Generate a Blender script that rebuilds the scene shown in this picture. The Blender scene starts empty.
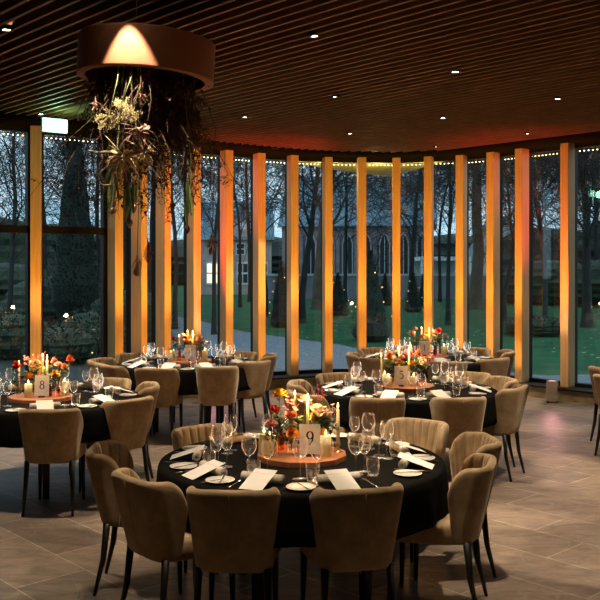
import bpy, math, random
from mathutils import Vector, Matrix
R = random.Random(7)
sc = bpy.context.scene
COL = sc.collection
PI = math.pi
F = 880.0; HZ = 266.0; CH = 1.85; CEIL = 3.55

# ------------------------------------------------------------------ materials
def nmat(name):
    m = bpy.data.materials.new(name); m.use_nodes = True
    nt = m.node_tree; nt.nodes.clear()
    out = nt.nodes.new('ShaderNodeOutputMaterial')
    return m, nt, out

def pmat(name, col, rough=0.6, metal=0.0, noise=0.0, scale=20.0, spec=0.5, bump=0.0, sheen=0.0, stretch=(1, 1, 1), col2=None, sss=0.0, emit=None):
    m, nt, out = nmat(name)
    b = nt.nodes.new('ShaderNodeBsdfPrincipled')
    b.inputs['Base Color'].default_value = (*col, 1)
    b.inputs['Roughness'].default_value = rough
    b.inputs['Metallic'].default_value = metal
    b.inputs['Specular IOR Level'].default_value = spec
    if sheen:
        b.inputs['Sheen Weight'].default_value = sheen
        b.inputs['Sheen Roughness'].default_value = 0.4
        b.inputs['Sheen Tint'].default_value = (1, .9, .75, 1)
    if sss:
        b.inputs['Subsurface Weight'].default_value = sss
        b.inputs['Subsurface Radius'].default_value = (.02, .012, .006)
    if emit:
        b.inputs['Emission Color'].default_value = (*emit[0], 1)
        b.inputs['Emission Strength'].default_value = emit[1]
    if noise or bump or col2:
        tc = nt.nodes.new('ShaderNodeTexCoord'); mp = nt.nodes.new('ShaderNodeMapping')
        mp.inputs['Scale'].default_value = stretch
        nz = nt.nodes.new('ShaderNodeTexNoise'); nz.inputs['Scale'].default_value = scale; nz.inputs['Detail'].default_value = 5
        nt.links.new(tc.outputs['Object'], mp.inputs['Vector']); nt.links.new(mp.outputs[0], nz.inputs['Vector'])
        if noise or col2:
            mx = nt.nodes.new('ShaderNodeMix'); mx.data_type = 'RGBA'
            c2 = col2 if col2 else tuple(c * (1 - noise) for c in col)
            mx.inputs['A'].default_value = (*c2, 1)
            mx.inputs['B'].default_value = (*(col if col2 else tuple(min(1, c * (1 + noise)) for c in col)), 1)
            rp = nt.nodes.new('ShaderNodeMapRange'); rp.inputs[1].default_value = .3; rp.inputs[2].default_value = .7
            nt.links.new(nz.outputs[0], rp.inputs[0]); nt.links.new(rp.outputs[0], mx.inputs['Factor'])
            nt.links.new(mx.outputs['Result'], b.inputs['Base Color'])
        if bump:
            bp = nt.nodes.new('ShaderNodeBump'); bp.inputs['Strength'].default_value = bump; bp.inputs['Distance'].default_value = .01
            nt.links.new(nz.outputs[0], bp.inputs['Height']); nt.links.new(bp.outputs[0], b.inputs['Normal'])
    nt.links.new(b.outputs[0], out.inputs[0])
    return m

def emat(name, col, s):
    m, nt, out = nmat(name)
    e = nt.nodes.new('ShaderNodeEmission'); e.inputs[0].default_value = (*col, 1); e.inputs[1].default_value = s
    nt.links.new(e.outputs[0], out.inputs[0]); return m

def glassmat(name, tint=(1, 1, 1), base=.04, mul=1.0, rough=0.0, power=5, add=0):
    m, nt, out = nmat(name)
    t = nt.nodes.new('ShaderNodeBsdfTransparent'); t.inputs[0].default_value = (*tint, 1)
    g = nt.nodes.new('ShaderNodeBsdfGlossy'); g.inputs['Roughness'].default_value = rough
    lw = nt.nodes.new('ShaderNodeLayerWeight'); lw.inputs[0].default_value = .5      # facing: 0 head-on, 1 at grazing
    pw = nt.nodes.new('ShaderNodeMath'); pw.operation = 'POWER'; pw.inputs[1].default_value = power
    f = nt.nodes.new('ShaderNodeMath'); f.operation = 'MULTIPLY_ADD'; f.inputs[1].default_value = 1 - base; f.inputs[2].default_value = base
    nt.links.new(lw.outputs['Facing'], pw.inputs[0]); nt.links.new(pw.outputs[0], f.inputs[0])
    mu = nt.nodes.new('ShaderNodeMath'); mu.operation = 'MULTIPLY'; mu.inputs[1].default_value = mul; mu.use_clamp = True
    mx = nt.nodes.new('ShaderNodeMixShader')
    if add:
        g.inputs[0].default_value = (add,) * 3 + (1,); ad = nt.nodes.new('ShaderNodeAddShader'); nt.links.new(f.outputs[0], mu.inputs[0]); bk = nt.nodes.new('ShaderNodeBsdfTransparent'); bk.inputs[0].default_value = (0, 0, 0, 1)
        nt.links.new(mu.outputs[0], mx.inputs[0]); nt.links.new(bk.outputs[0], mx.inputs[1]); nt.links.new(g.outputs[0], mx.inputs[2]); nt.links.new(t.outputs[0], ad.inputs[0]); nt.links.new(mx.outputs[0], ad.inputs[1]); nt.links.new(ad.outputs[0], out.inputs[0]); return m
    nt.links.new(f.outputs[0], mu.inputs[0]); nt.links.new(mu.outputs[0], mx.inputs[0])
    nt.links.new(t.outputs[0], mx.inputs[1]); nt.links.new(g.outputs[0], mx.inputs[2])
    nt.links.new(mx.outputs[0], out.inputs[0]); return m

def tilemat():
    m, nt, out = nmat('stone_tiles')
    b = nt.nodes.new('ShaderNodeBsdfPrincipled')
    tc = nt.nodes.new('ShaderNodeTexCoord'); mp = nt.nodes.new('ShaderNodeMapping'); mp.vector_type = 'POINT'
    mp.inputs['Rotation'].default_value = (0, 0, -math.radians(90 + 43))
    mp.inputs['Location'].default_value = (0.21, 0.0, 0)
    br = nt.nodes.new('ShaderNodeTexBrick'); br.inputs['Scale'].default_value = 1.0
    br.inputs['Brick Width'].default_value = .9; br.inputs['Row Height'].default_value = .45
    br.inputs['Mortar Size'].default_value = .0035; br.inputs['Mortar Smooth'].default_value = .1; br.offset = .42
    br.inputs['Color1'].default_value = (.235, .178, .135, 1); br.inputs['Color2'].default_value = (.115, .088, .068, 1)
    br.inputs['Mortar'].default_value = (.40, .33, .26, 1)
    nt.links.new(tc.outputs['Object'], mp.inputs[0]); nt.links.new(mp.outputs[0], br.inputs[0])
    mp2 = nt.nodes.new('ShaderNodeMapping'); mp2.inputs['Scale'].default_value = (1, 2.5, 1); mp2.inputs['Rotation'].default_value = (0, 0, .9)
    nz = nt.nodes.new('ShaderNodeTexNoise'); nz.inputs['Scale'].default_value = 4; nz.inputs['Detail'].default_value = 9; nz.inputs['Roughness'].default_value = .68; nz.inputs['Distortion'].default_value = .8
    nt.links.new(tc.outputs['Object'], mp2.inputs[0]); nt.links.new(mp2.outputs[0], nz.inputs[0])
    rp = nt.nodes.new('ShaderNodeMapRange'); rp.inputs[1].default_value = .3; rp.inputs[2].default_value = .72; rp.inputs[3].default_value = .5; rp.inputs[4].default_value = 1.42
    nt.links.new(nz.outputs[0], rp.inputs[0])
    # pale veins
    vz = nt.nodes.new('ShaderNodeTexNoise'); vz.inputs['Scale'].default_value = 1.3; vz.inputs['Detail'].default_value = 3; vz.inputs['Distortion'].default_value = 1.5
    nt.links.new(tc.outputs['Object'], vz.inputs[0])
    sb = nt.nodes.new('ShaderNodeMath'); sb.operation = 'SUBTRACT'; sb.inputs[1].default_value = .5
    ab = nt.nodes.new('ShaderNodeMath'); ab.operation = 'ABSOLUTE'
    vr = nt.nodes.new('ShaderNodeMapRange'); vr.inputs[1].default_value = 0; vr.inputs[2].default_value = .006; vr.inputs[3].default_value = .35; vr.inputs[4].default_value = 0
    nt.links.new(vz.outputs[0], sb.inputs[0]); nt.links.new(sb.outputs[0], ab.inputs[0]); nt.links.new(ab.outputs[0], vr.inputs[0])
    ml = nt.nodes.new('ShaderNodeMix'); ml.data_type = 'RGBA'; ml.blend_type = 'MULTIPLY'; ml.inputs['Factor'].default_value = 1
    cb = nt.nodes.new('ShaderNodeCombineColor')
    for i in range(3): nt.links.new(rp.outputs[0], cb.inputs[i])
    nt.links.new(br.outputs[0], ml.inputs['A']); nt.links.new(cb.outputs[0], ml.inputs['B'])
    mv = nt.nodes.new('ShaderNodeMix'); mv.data_type = 'RGBA'; mv.inputs['B'].default_value = (.34, .29, .235, 1)
    nt.links.new(vr.outputs[0], mv.inputs['Factor']); nt.links.new(ml.outputs['Result'], mv.inputs['A'])
    nt.links.new(mv.outputs['Result'], b.inputs['Base Color'])
    b.inputs['Roughness'].default_value = .5; b.inputs['Specular IOR Level'].default_value = .35
    bp = nt.nodes.new('ShaderNodeBump'); bp.inputs['Strength'].default_value = .25; bp.inputs['Distance'].default_value = .01
    nt.links.new(nz.outputs[0], bp.inputs['Height']); nt.links.new(bp.outputs[0], b.inputs['Normal'])
    nt.links.new(b.outputs[0], out.inputs[0]); return m

M = {}
M['floor'] = tilemat()
M['velvet'] = pmat('taupe_velvet', (.33, .235, .135), .75, noise=.22, scale=14, spec=.25, sheen=.45, bump=.05)
M['black_metal'] = pmat('black_metal', (.012, .011, .011), .4, spec=.4)
M['cloth'] = pmat('black_linen', (.006, .006, .0055), .95, spec=.06, noise=.3, scale=60)
M['table_wood'] = pmat('dark_table', (.03, .022, .016), .6)
M['wood'] = pmat('honey_timber', (.62, .37, .15), .55, spec=.3, noise=.12, scale=6, stretch=(6, 6, .35))
M['frame'] = pmat('bronze_frame', (.012, .009, .008), .5, spec=.12)
M['slat'] = pmat('ceiling_slat', (.25, .11, .042), .6, noise=.2, scale=5, stretch=(1, 1, 1))
M['plenum'] = pmat('black_plenum', (.008, .007, .006), .9, spec=.1)
M['fascia'] = pmat('dark_fascia', (.004, .0035, .003), .95, spec=0.0)
M['sill'] = pmat('sill_stone', (.26, .2, .1), .3, spec=.6, noise=.4, scale=7)
M['wallp'] = pmat('dark_plaster', (.06, .045, .035), .8)
M['glass'] = glassmat('window_glass', (.97, .98, .98), .045)
M['stem'] = glassmat('stemware', (.985, .985, .985), .10, 1.0, .14, 2.2, .95)
M['vase'] = glassmat('clear_bottle', (.96, .97, .95), .06, 1, .1, 3, .9)
M['amber'] = glassmat('amber_bottle', (.9, .6, .28), .06, 1, .1, 3, .9)
M['ruby'] = glassmat('ruby_bottle', (.7, .12, .09), .06, 1, .1, 3, .9)
M['china'] = pmat('white_china', (.8, .78, .74), .18)
M['paper'] = pmat('white_paper', (.82, .8, .75), .8, spec=.2)
def papermat():
    m, nt, out = nmat('card_stock'); a = nt.nodes.new('ShaderNodeBsdfDiffuse'); b = nt.nodes.new('ShaderNodeBsdfTranslucent'); x = nt.nodes.new('ShaderNodeMixShader'); x.inputs[0].default_value = .5
    a.inputs[0].default_value = b.inputs[0].default_value = (.9, .88, .84, 1)
    nt.links.new(a.outputs[0], x.inputs[1]); nt.links.new(b.outputs[0], x.inputs[2]); nt.links.new(x.outputs[0], out.inputs[0]); return m
M['card'] = papermat()
M['ink'] = pmat('ink', (.015, .015, .015), .8)
M['linen'] = pmat('linen_napkin', (.72, .66, .58), .9, noise=.15, scale=80, spec=.1)
M['steel'] = pmat('steel', (.62, .56, .5), .22, metal=1)
M['wax'] = pmat('cream_wax', (.85, .72, .42), .5, sss=.3, emit=((1, .55, .16), .06))  # faint emission imitates flame light glowing through the wax
M['flame'] = emat('flame', (1, .62, .2), 9)
M['wick'] = pmat('wick', (.02, .015, .01), .9)
M['brass'] = pmat('brass', (.75, .5, .2), .3, metal=1)
M['tray'] = pmat('terracotta_tray', (.36, .13, .055), .5, noise=.2, scale=9, stretch=(1, 6, 1))
M['leaf'] = pmat('leaf', (.06, .12, .035), .6, noise=.3, scale=30)
M['stalk'] = pmat('stalk', (.1, .16, .05), .6)
M['copper'] = pmat('copper_fabric', (.46, .2, .11), .65, noise=.05, scale=3, spec=.2)
M['drum_in'] = pmat('drum_inside', (.05, .025, .015), .8)
M['wire'] = pmat('wire', (.12, .08, .06), .5)
M['twig'] = pmat('dried_twigs', (.075, .045, .025), .85, noise=.5, scale=12)
M['dried'] = pmat('dried_petals', (.85, .66, .4), .85, noise=.25, scale=40)
M['umbel'] = pmat('umbel', (.6, .52, .27), .85)
M['mauve'] = pmat('mauve_blossom', (.6, .36, .3), .85, noise=.3, scale=40)
M['plume'] = pmat('plume', (.5, .26, .2), .85, noise=.25, scale=40)
M['burg'] = pmat('burgundy', (.12, .03, .025), .8, noise=.4, scale=20)
M['tulip_leaf'] = pmat('tulip_leaf', (.3, .42, .16), .5)
for k, c in dict(red=(.6, .05, .04), coral=(.8, .24, .13), orange=(.85, .33, .04), yellow=(.82, .5, .04), peach=(.85, .48, .28), blush=(.8, .42, .36), pink=(.65, .25, .25), cream=(.85, .68, .48), plum=(.16, .03, .05)).items():
    M[k] = pmat(k + '_petals', c, .6, noise=.15, scale=60, spec=.2)
M['lamp'] = emat('lamp_lens', (1, .82, .6), 14)
M['exit'] = emat('exit_panel', (.25, 1, .5), 3.2)
M['exit_white'] = emat('exit_white', (.85, 1, .9), 5.5)
M['led'] = emat('led', (1, .72, .3), 5)
M['fairy'] = emat('fairy', (1, .62, .2), 1.6)
M['chrome'] = pmat('chrome', (.6, .57, .53), .07, metal=1)
M['uplens'] = emat('uplight_lens', (1, .6, .45), .6)
M['bark'] = pmat('bark', (.022, .021, .02), .9, noise=.4, scale=3)
M['bark_pale'] = pmat('pale_bark', (.085, .07, .052), .9, noise=.45, scale=2.5)
M['evergreen'] = pmat('evergreen', (.012, .022, .014), .8, noise=.5, scale=3)
M['shrub'] = pmat('shrub', (.018, .034, .014), .75, noise=.5, scale=4)
M['lawn'] = pmat('lawn', (.032, .13, .05), .9, noise=.45, scale=1.2, spec=.1, col2=(.02, .07, .032))
M['path'] = pmat('gravel_path', (.2, .22, .25), .9, noise=.25, scale=9, spec=.15)
M['soil'] = pmat('soil', (.03, .035, .028), .95, noise=.5, scale=1.5)
M['roofslate'] = pmat('slate_roof', (.14, .22, .27), .7, noise=.18, scale=1.2)
M['church'] = pmat('church_brick', (.24, .2, .22), .9, noise=.25, scale=1.5)
M['tracery'] = pmat('pale_stone', (.5, .54, .57), .85)
M['darkglass'] = pmat('dark_window', (.02, .03, .04), .15)
M['house'] = pmat('house_brick', (.5, .38, .36), .9, noise=.15, scale=2)
M['white'] = pmat('white_paint', (.8, .8, .8), .7)
M['litwin'] = emat('lit_window', (1, .75, .45), 1.2)
M['rubber'] = pmat('grey_wall', (.22, .24, .26), .9, noise=.15, scale=1)
M['soffit'] = pmat('soffit', (.42, .36, .12), .8)
M['fallen'] = pmat('fallen_leaves', (.45, .4, .3), .9)
M['car'] = pmat('car_paint', (.2, .24, .28), .3)

# ------------------------------------------------------------------ mesh builder
class MB:
    def __init__(s): s.v = []; s.f = []; s.mi = []; s.cur = 0
    def add(s, vs, fs):
        o = len(s.v); s.v += [tuple(v) for v in vs]; s.f += [tuple(o + i for i in f) for f in fs]; s.mi += [s.cur] * len(fs); return s
    def box(s, c, d, rz=0, taper=1.0):
        hx, hy, hz = d[0] / 2, d[1] / 2, d[2] / 2; ca, sa = math.cos(rz), math.sin(rz); vs = []
        for z, k in ((-hz, taper), (hz, 1)):
            for x, y in ((-hx, -hy), (hx, -hy), (hx, hy), (-hx, hy)):
                x *= k; y *= k
                vs.append((c[0] + x * ca - y * sa, c[1] + x * sa + y * ca, c[2] + z))
        return s.add(vs, [(0, 3, 2, 1), (4, 5, 6, 7), (0, 1, 5, 4), (1, 2, 6, 5), (2, 3, 7, 6), (3, 0, 4, 7)])
    def prism(s, pts, z0, z1):
        n = len(pts); vs = [(p[0], p[1], z0) for p in pts] + [(p[0], p[1], z1) for p in pts]
        fs = [tuple(range(n - 1, -1, -1)), tuple(range(n, 2 * n))] + [(i, (i + 1) % n, n + (i + 1) % n, n + i) for i in range(n)]
        return s.add(vs, fs)
    def tube(s, pts, rad, n=6, cap=True):
        pts = [Vector(p) for p in pts]; m = len(pts)
        if not hasattr(rad, '__len__'): rad = [rad] * m
        vs = []; t0 = (pts[1] - pts[0]).normalized()
        u = t0.orthogonal().normalized()
        for i, p in enumerate(pts):
            t = (pts[min(i + 1, m - 1)] - pts[max(i - 1, 0)])
            if t.length < 1e-9: t = t0
            t.normalize(); u = (u - t * u.dot(t))
            if u.length < 1e-6: u = t.orthogonal()
            u.normalize(); w = t.cross(u)
            for k in range(n):
                a = 2 * PI * k / n; vs.append(p + (u * math.cos(a) + w * math.sin(a)) * rad[i])
        fs = [(i * n + k, i * n + (k + 1) % n, (i + 1) * n + (k + 1) % n, (i + 1) * n + k) for i in range(m - 1) for k in range(n)]
        if cap: fs += [tuple(range(n - 1, -1, -1)), tuple((m - 1) * n + k for k in range(n))]
        return s.add(vs, fs)
    def lathe(s, prof, n=16, c=(0, 0, 0)):
        vs = []; rows = []
        for r, z in prof:
            if r < 1e-6: rows.append([len(vs)]); vs.append((c[0], c[1], c[2] + z))
            else:
                rows.append(list(range(len(vs), len(vs) + n)))
                vs += [(c[0] + r * math.cos(2 * PI * k / n), c[1] + r * math.sin(2 * PI * k / n), c[2] + z) for k in range(n)]
        fs = []
        for a, b in zip(rows, rows[1:]):
            for k in range(n):
                k2 = (k + 1) % n
                if len(a) == 1 and len(b) == 1: continue
                if len(a) == 1: fs.append((a[0], b[k2], b[k]))
                elif len(b) == 1: fs.append((a[k], a[k2], b[0]))
                else: fs.append((a[k], a[k2], b[k2], b[k]))
        return s.add(vs, fs)
    def quad(s, c, u, v):
        c, u, v = Vector(c), Vector(u), Vector(v)
        return s.add([c - u - v, c + u - v, c + u + v, c - u + v], [(0, 1, 2, 3)])
    def leafblade(s, base, d, up, L, W):
        base, d = Vector(base), Vector(d).normalized(); sd = d.cross(Vector(up))
        if sd.length < 1e-4: sd = d.orthogonal()
        sd.normalize(); n = sd.cross(d)
        p = [base, base + d * L * .35 + sd * W * .5 + n * W * .12, base + d * L * .7 + sd * W * .38 + n * W * .1, base + d * L, base + d * L * .7 - sd * W * .38 + n * W * .1, base + d * L * .35 - sd * W * .5 + n * W * .12, base + d * L * .5]
        return s.add(p, [(0, 1, 6), (1, 2, 6), (2, 3, 6), (3, 4, 6), (4, 5, 6), (5, 0, 6)])
    def mesh(s, name, mats, smooth=False):
        me = bpy.data.meshes.new(name); me.from_pydata(s.v, [], s.f)
        for m in (mats if isinstance(mats, (list, tuple)) else [mats]): me.materials.append(m)
        if isinstance(mats, (list, tuple)) and len(mats) > 1: me.polygons.foreach_set('material_index', s.mi)
        if smooth: me.polygons.foreach_set('use_smooth', [True] * len(me.polygons))
        me.update(); return me
    def build(s, name, mats, parent=None, smooth=False, mods=()):
        o = bpy.data.objects.new(name, s.mesh(name, mats, smooth)); COL.objects.link(o)
        if parent is not None: o.parent = parent
        for md in mods:
            if md[0] == 'bevel':
                b = o.modifiers.new('bevel', 'BEVEL'); b.width = md[1]; b.segments = md[2]; b.limit_method = 'ANGLE'
            elif md[0] == 'sub':
                b = o.modifiers.new('sub', 'SUBSURF'); b.levels = b.render_levels = md[1]
            elif md[0] == 'solid':
                b = o.modifiers.new('solid', 'SOLIDIFY'); b.thickness = md[1]; b.offset = md[2]
        return o

def tag(o, label=None, cat=None, group=None, kind=None):
    if label: o['label'] = label
    if cat: o['category'] = cat
    if group: o['group'] = group
    if kind: o['kind'] = kind
    return o
def empty(name, loc=(0, 0, 0), rz=0, label=None, cat=None, group=None, kind=None):
    o = bpy.data.objects.new(name, None); o.empty_display_size = .1; COL.objects.link(o)
    o.location = loc; o.rotation_euler = (0, 0, rz); return tag(o, label, cat, group, kind)
def copy_tree(o, parent=None):
    c = o.copy(); COL.objects.link(c)
    if parent is not None: c.parent = parent
    for ch in list(o.children): copy_tree(ch, c)
    return c
used = set()
def place(proto, loc, rz=0, label=None, cat=None, group=None, scale=None):
    """first use moves the prototype itself, later uses copy the whole tree"""
    if proto.name in used: o = copy_tree(proto)
    else: o = proto; used.add(proto.name)
    o.location = loc; o.rotation_euler = (0, 0, rz)
    if scale: o.scale = (scale,) * 3 if not hasattr(scale, '__len__') else scale
    return tag(o, label, cat, group)
def rad(d): return math.radians(d)
def at(px, d, z=0.0): return Vector(((px - 300) / F * d, d, z))
def atxy(px, py, d): return Vector(((px - 300) / F * d, d, CH - (py - HZ) / F * d))

# ------------------------------------------------------------------ camera
cam = bpy.data.cameras.new('camera'); cam.sensor_width = 36; cam.lens = F / 600 * 36; cam.shift_y = -(300 - HZ) / 600
cam.clip_end = 400
co = bpy.data.objects.new('camera', cam); COL.objects.link(co); co.location = (0, 0, CH); co.rotation_euler = (PI / 2, 0, 0); sc.camera = co

# ------------------------------------------------------------------ building shell
POST = [(-4.05, 9.95), (-3.18, 10.65), (-2.32, 11.3), (-2.08, 11.77), (-1.83, 12.2), (-1.47, 12.6), (-1.03, 12.9), (-.57, 13.24), (-.077, 13.48), (.45, 13.69),
        (.975, 13.73), (1.51, 13.79), (1.98, 13.64), (2.44, 13.48), (2.83, 13.13), (3.16, 12.74), (3.65, 12.16), (4.16, 11.66), (4.62, 11.1)]
def normal_at(i):
    a = Vector(POST[max(0, i - 1)]); b = Vector(POST[min(len(POST) - 1, i + 1)]); t = (b - a).normalized(); return Vector((-t.y, t.x))   # outward (+y)
NRM = [normal_at(i) for i in range(len(POST))]
NRM[1] = Vector((-.42, .91)).normalized()
def off(i, k): return Vector(POST[i]) + NRM[i] * k
def ring(k): return [off(i, k) for i in range(len(POST))]

# floor: room side of the glass
SILLZ = .17
fl = MB(); fpts = [(-4.6, -4), (5.4, -4), (5.4, 10.6)] + [tuple(p) for p in reversed(ring(.3))] + [(-4.6, 9.9)]
fl.prism(fpts, -.2, 0); tag(fl.build('floor', M['floor']), kind='structure')
# walls outside the picture that close the room
w = MB(); w.box((-4.65, 3, 1.8), (.1, 14, 3.9)); tag(w.build('wall_left', M['wallp']), kind='structure')
w = MB(); w.box((5.45, 3.3, 1.8), (.1, 14.8, 3.9)); tag(w.build('wall_right', M['wallp']), kind='structure')
w = MB(); w.box((.4, -4.05, 1.8), (10.2, .1, 3.9)); tag(w.build('wall_back', M['wallp']), kind='structure')
w = MB(); w.box((5.05, 10.7, 1.8), (1.0, .1, 3.9)); tag(w.build('wall_front', M['wallp']), kind='structure')

# ceiling: slats in a dark plenum
SA = rad(42.6); sdir = Vector((-math.sin(SA), math.cos(SA))); sper = Vector((math.cos(SA), math.sin(SA)))
edge = [(-4.6, -4), (5.4, -4), (5.4, 10.4)] + [tuple(p) for p in reversed(ring(-.62))] + [(-4.6, 9.3)]
def clip(c):
    ts = []
    n = len(edge); base = sper * c
    for i in range(n):
        a = Vector(edge[i]); b = Vector(edge[(i + 1) % n]); da = a.dot(sper) - c; db = b.dot(sper) - c
        if (da < 0) != (db < 0):
            p = a + (b - a) * (da / (da - db)); ts.append(p.dot(sdir))
    ts.sort(); return [(ts[i], ts[i + 1]) for i in range(0, len(ts) - 1, 2)]
sl = MB(); c = -8.0
while c < 14:
    for t0, t1 in clip(c):
        if t1 - t0 > .1:
            m_ = sper * c + sdir * ((t0 + t1) / 2)
            sl.box((m_.x, m_.y, CEIL + .03), (.024, t1 - t0, .06), math.atan2(sdir.y, sdir.x) - PI / 2)
    c += .121
ceil = MB(); ceil.prism([(-4.7, -4.1), (5.5, -4.1), (5.5, 10.75)] + [tuple(p) for p in reversed(ring(.32))] + [(-4.7, 9.9)], CEIL + .2, CEIL + .35)
ceil = ceil.build('ceiling', M['plenum']); tag(ceil, kind='structure')
so = sl.build('slats', M['slat'], ceil)
# dark border ring between slats and the timber posts
fa = MB(); A = ring(-.6); B = ring(.3)
for i in range(len(POST) - 1):
    fa.prism([tuple(A[i]), tuple(A[i + 1]), tuple(B[i + 1]), tuple(B[i])], CEIL, CEIL + .2)
tag(fa.build('trim_1', M['fascia']), kind='structure')
# low sill, its top and the golden stone face
si = MB(); A = ring(-.12); B = ring(.3)
for i in range(len(POST) - 1): si.prism([tuple(A[i]), tuple(A[i + 1]), tuple(B[i + 1]), tuple(B[i])], -.2, SILLZ - .02)
tag(si.build('baseboard_front', M['sill']), kind='structure')
si = MB(); A = ring(-.14); B = ring(.3)
for i in range(len(POST) - 1): si.prism([tuple(A[i]), tuple(A[i + 1]), tuple(B[i + 1]), tuple(B[i])], SILLZ - .02, SILLZ)
tag(si.build('trim_2', M['frame']), kind='structure')
# posts
for i, p in enumerate(POST):
    a = math.atan2(NRM[i].y, NRM[i].x) - PI / 2
    if i == 1: a = rad(12)
    b = MB(); q = Vector(p) + NRM[i] * .09; b.box((q.x, q.y, (SILLZ + CEIL) / 2), (.125, .18, CEIL - SILLZ), a)
    o = b.build('timber_column', M['wood'], mods=[('bevel', .006, 2)]); tag(o, kind='structure')
# windows: dark mullions and glass behind the posts
n = 0
for i in range(len(POST) - 1):
    n += 1; a = off(i, .235); b = off(i + 1, .235); t = (b - a).normalized(); L = (b - a).length; ang = math.atan2(t.y, t.x)
    door = i in (0, 1)
    wn = empty('door_%d' % (i + 1) if door else 'window_%d' % (n - 2), (a.x, a.y, SILLZ), ang, kind='structure')
    fr = MB(); h = CEIL - SILLZ; fw = .10 if door else .045
    for x in (fw / 2, L - fw / 2): fr.box((x, 0, h / 2), (fw, .09, h))
    fr.box((L / 2, 0, h - .03), (L, .09, .06)); fr.box((L / 2, 0, .025), (L, .09, .05))
    if door: fr.box((L / 2, 0, 2.13), (L, .09, .09))
    fr.build('frame', M['frame'], wn)
    g = MB(); g.box((L / 2, 0, h / 2), (L - fw, .012, h - .08)); g.build('pane', M['glass'], wn)

# ------------------------------------------------------------------ downlights
def spot(name, loc, energy, col, angle, blend, parent=None, size=.03, rot=None):
    l = bpy.data.lights.new(name, 'SPOT'); l.energy = energy; l.color = col; l.spot_size = angle; l.spot_blend = blend; l.shadow_soft_size = size
    o = bpy.data.objects.new(name, l); COL.objects.link(o); o.location = loc
    if rot: o.rotation_euler = rot
    if parent is not None: o.parent = parent
    return o
WARM = (1, .78, .54)
dl = empty('downlight')
d = MB(); d.lathe([(.034, -.004), (.046, -.006), (.046, .03), (.034, .03)], 18); d.build('bezel', M['black_metal'], dl, True)
d = MB(); d.lathe([(0, .004), (.035, .004)], 18); d.build('lens', M['lamp'], dl)
DL = [((.1, 6.5), 'nearest the camera, above table nine'), ((1.36, 7.7), 'between table nine and table five'), ((2.62, 8.95), 'above the right hand aisle'),
      ((.36, 8.85), 'over the gap between tables four and five'), ((1.64, 10.1), 'above table one'), ((-.63, 10.05), 'beside the right side of table four'),
      ((.64, 11.3), 'before the middle window posts'), ((2.92, 11.3), 'before the right hand window posts'), ((1.94, 12.55), 'closest to the window edge at the right'),
      ((-.36, 12.7), 'closest to the window edge at the left'), ((-2.11, 6.33), 'at the far left edge of the picture'), ((-2.9, 9.85), 'above the glass door beside the exit sign'),
      ((-.85, 7.55), 'hidden behind the copper drum'), ((-1.9, 8.8), 'behind the hanging flowers, above table eight'), ((-3.1, 7.5), 'out over the left end of table eight'),
      ((-1.036, 5.135), 'just in front of the copper drum'), ((-.16, 4.08), 'over the near chairs'), ((1.1, 5.3), 'over the right side of table nine'), ((2.3, 6.5), 'over the open floor'),
      ((3.6, 7.7), 'over the chairs at the right edge'), ((-2.42, 4.0), 'over the bare floor at left'), ((.84, 2.9), 'above the photographer'), ((2.1, 4.1), 'over the near floor at right'), ((-1.4, 2.8), 'behind the near chairs')]
PW = dict(default=95)
for k, (p, ds) in enumerate(DL):
    o = place(dl, (p[0], p[1], CEIL - .002), 0, 'small round recessed downlight ' + ds, 'downlight', 'downlights in the slatted ceiling')
    e = 195
    if p[1] > 9: e = 120
    if p[1] < 4.5: e = 30
    if p == (-.16, 4.08): e = 110
    if p in ((2.92, 11.3), (1.94, 12.55)): e = 230
    if 'copper drum' in ds and 'front' in ds: e = 85
    spot('downlight_beam', (p[0], p[1], CEIL - .012), e, WARM, rad(53 if 'front of the copper' in ds else 49), .15, None, .015)

# ------------------------------------------------------------------ uplights in the floor, one before each post
ul = empty('recessed_uplight')
d = MB(); d.lathe([(0, .004), (.05, .004), (.055, .0), (.055, -.01)], 16); d.build('bezel', M['black_metal'], ul)
NB = ['left door', 'door post', 'second', 'third', 'fourth', 'fifth', 'sixth', 'seventh', 'eighth', 'ninth', 'tenth', 'eleventh', 'twelfth', 'thirteenth', 'fourteenth', 'fifteenth', 'sixteenth', 'seventeenth', 'last']
for i, p in enumerate(POST):
    if i in (0, 17, 18): continue
    q = Vector(p) - NRM[i] * .52
    place(ul, (q.x, q.y, .001), 0, 'small floor uplight at the foot of the %s timber post from the left' % NB[i], 'uplight', 'uplights before the timber posts')
    for zt_, en, an, bl_ in ((1.15, 31, 74, .9), (2.5, 330, 29, 1.0)):      # wide low lamp, plus an added narrow beam evening the wash up the post
        dv = Vector((p[0], p[1], zt_)) - Vector((q.x, q.y, .02))
        s_ = spot('uplight_beam', (q.x, q.y, .02), en * (1 if i > 1 else .8), (1, .5, .085), rad(an), bl_, None, .05)
        s_.rotation_euler = dv.to_track_quat('-Z', 'Y').to_euler()

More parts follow.
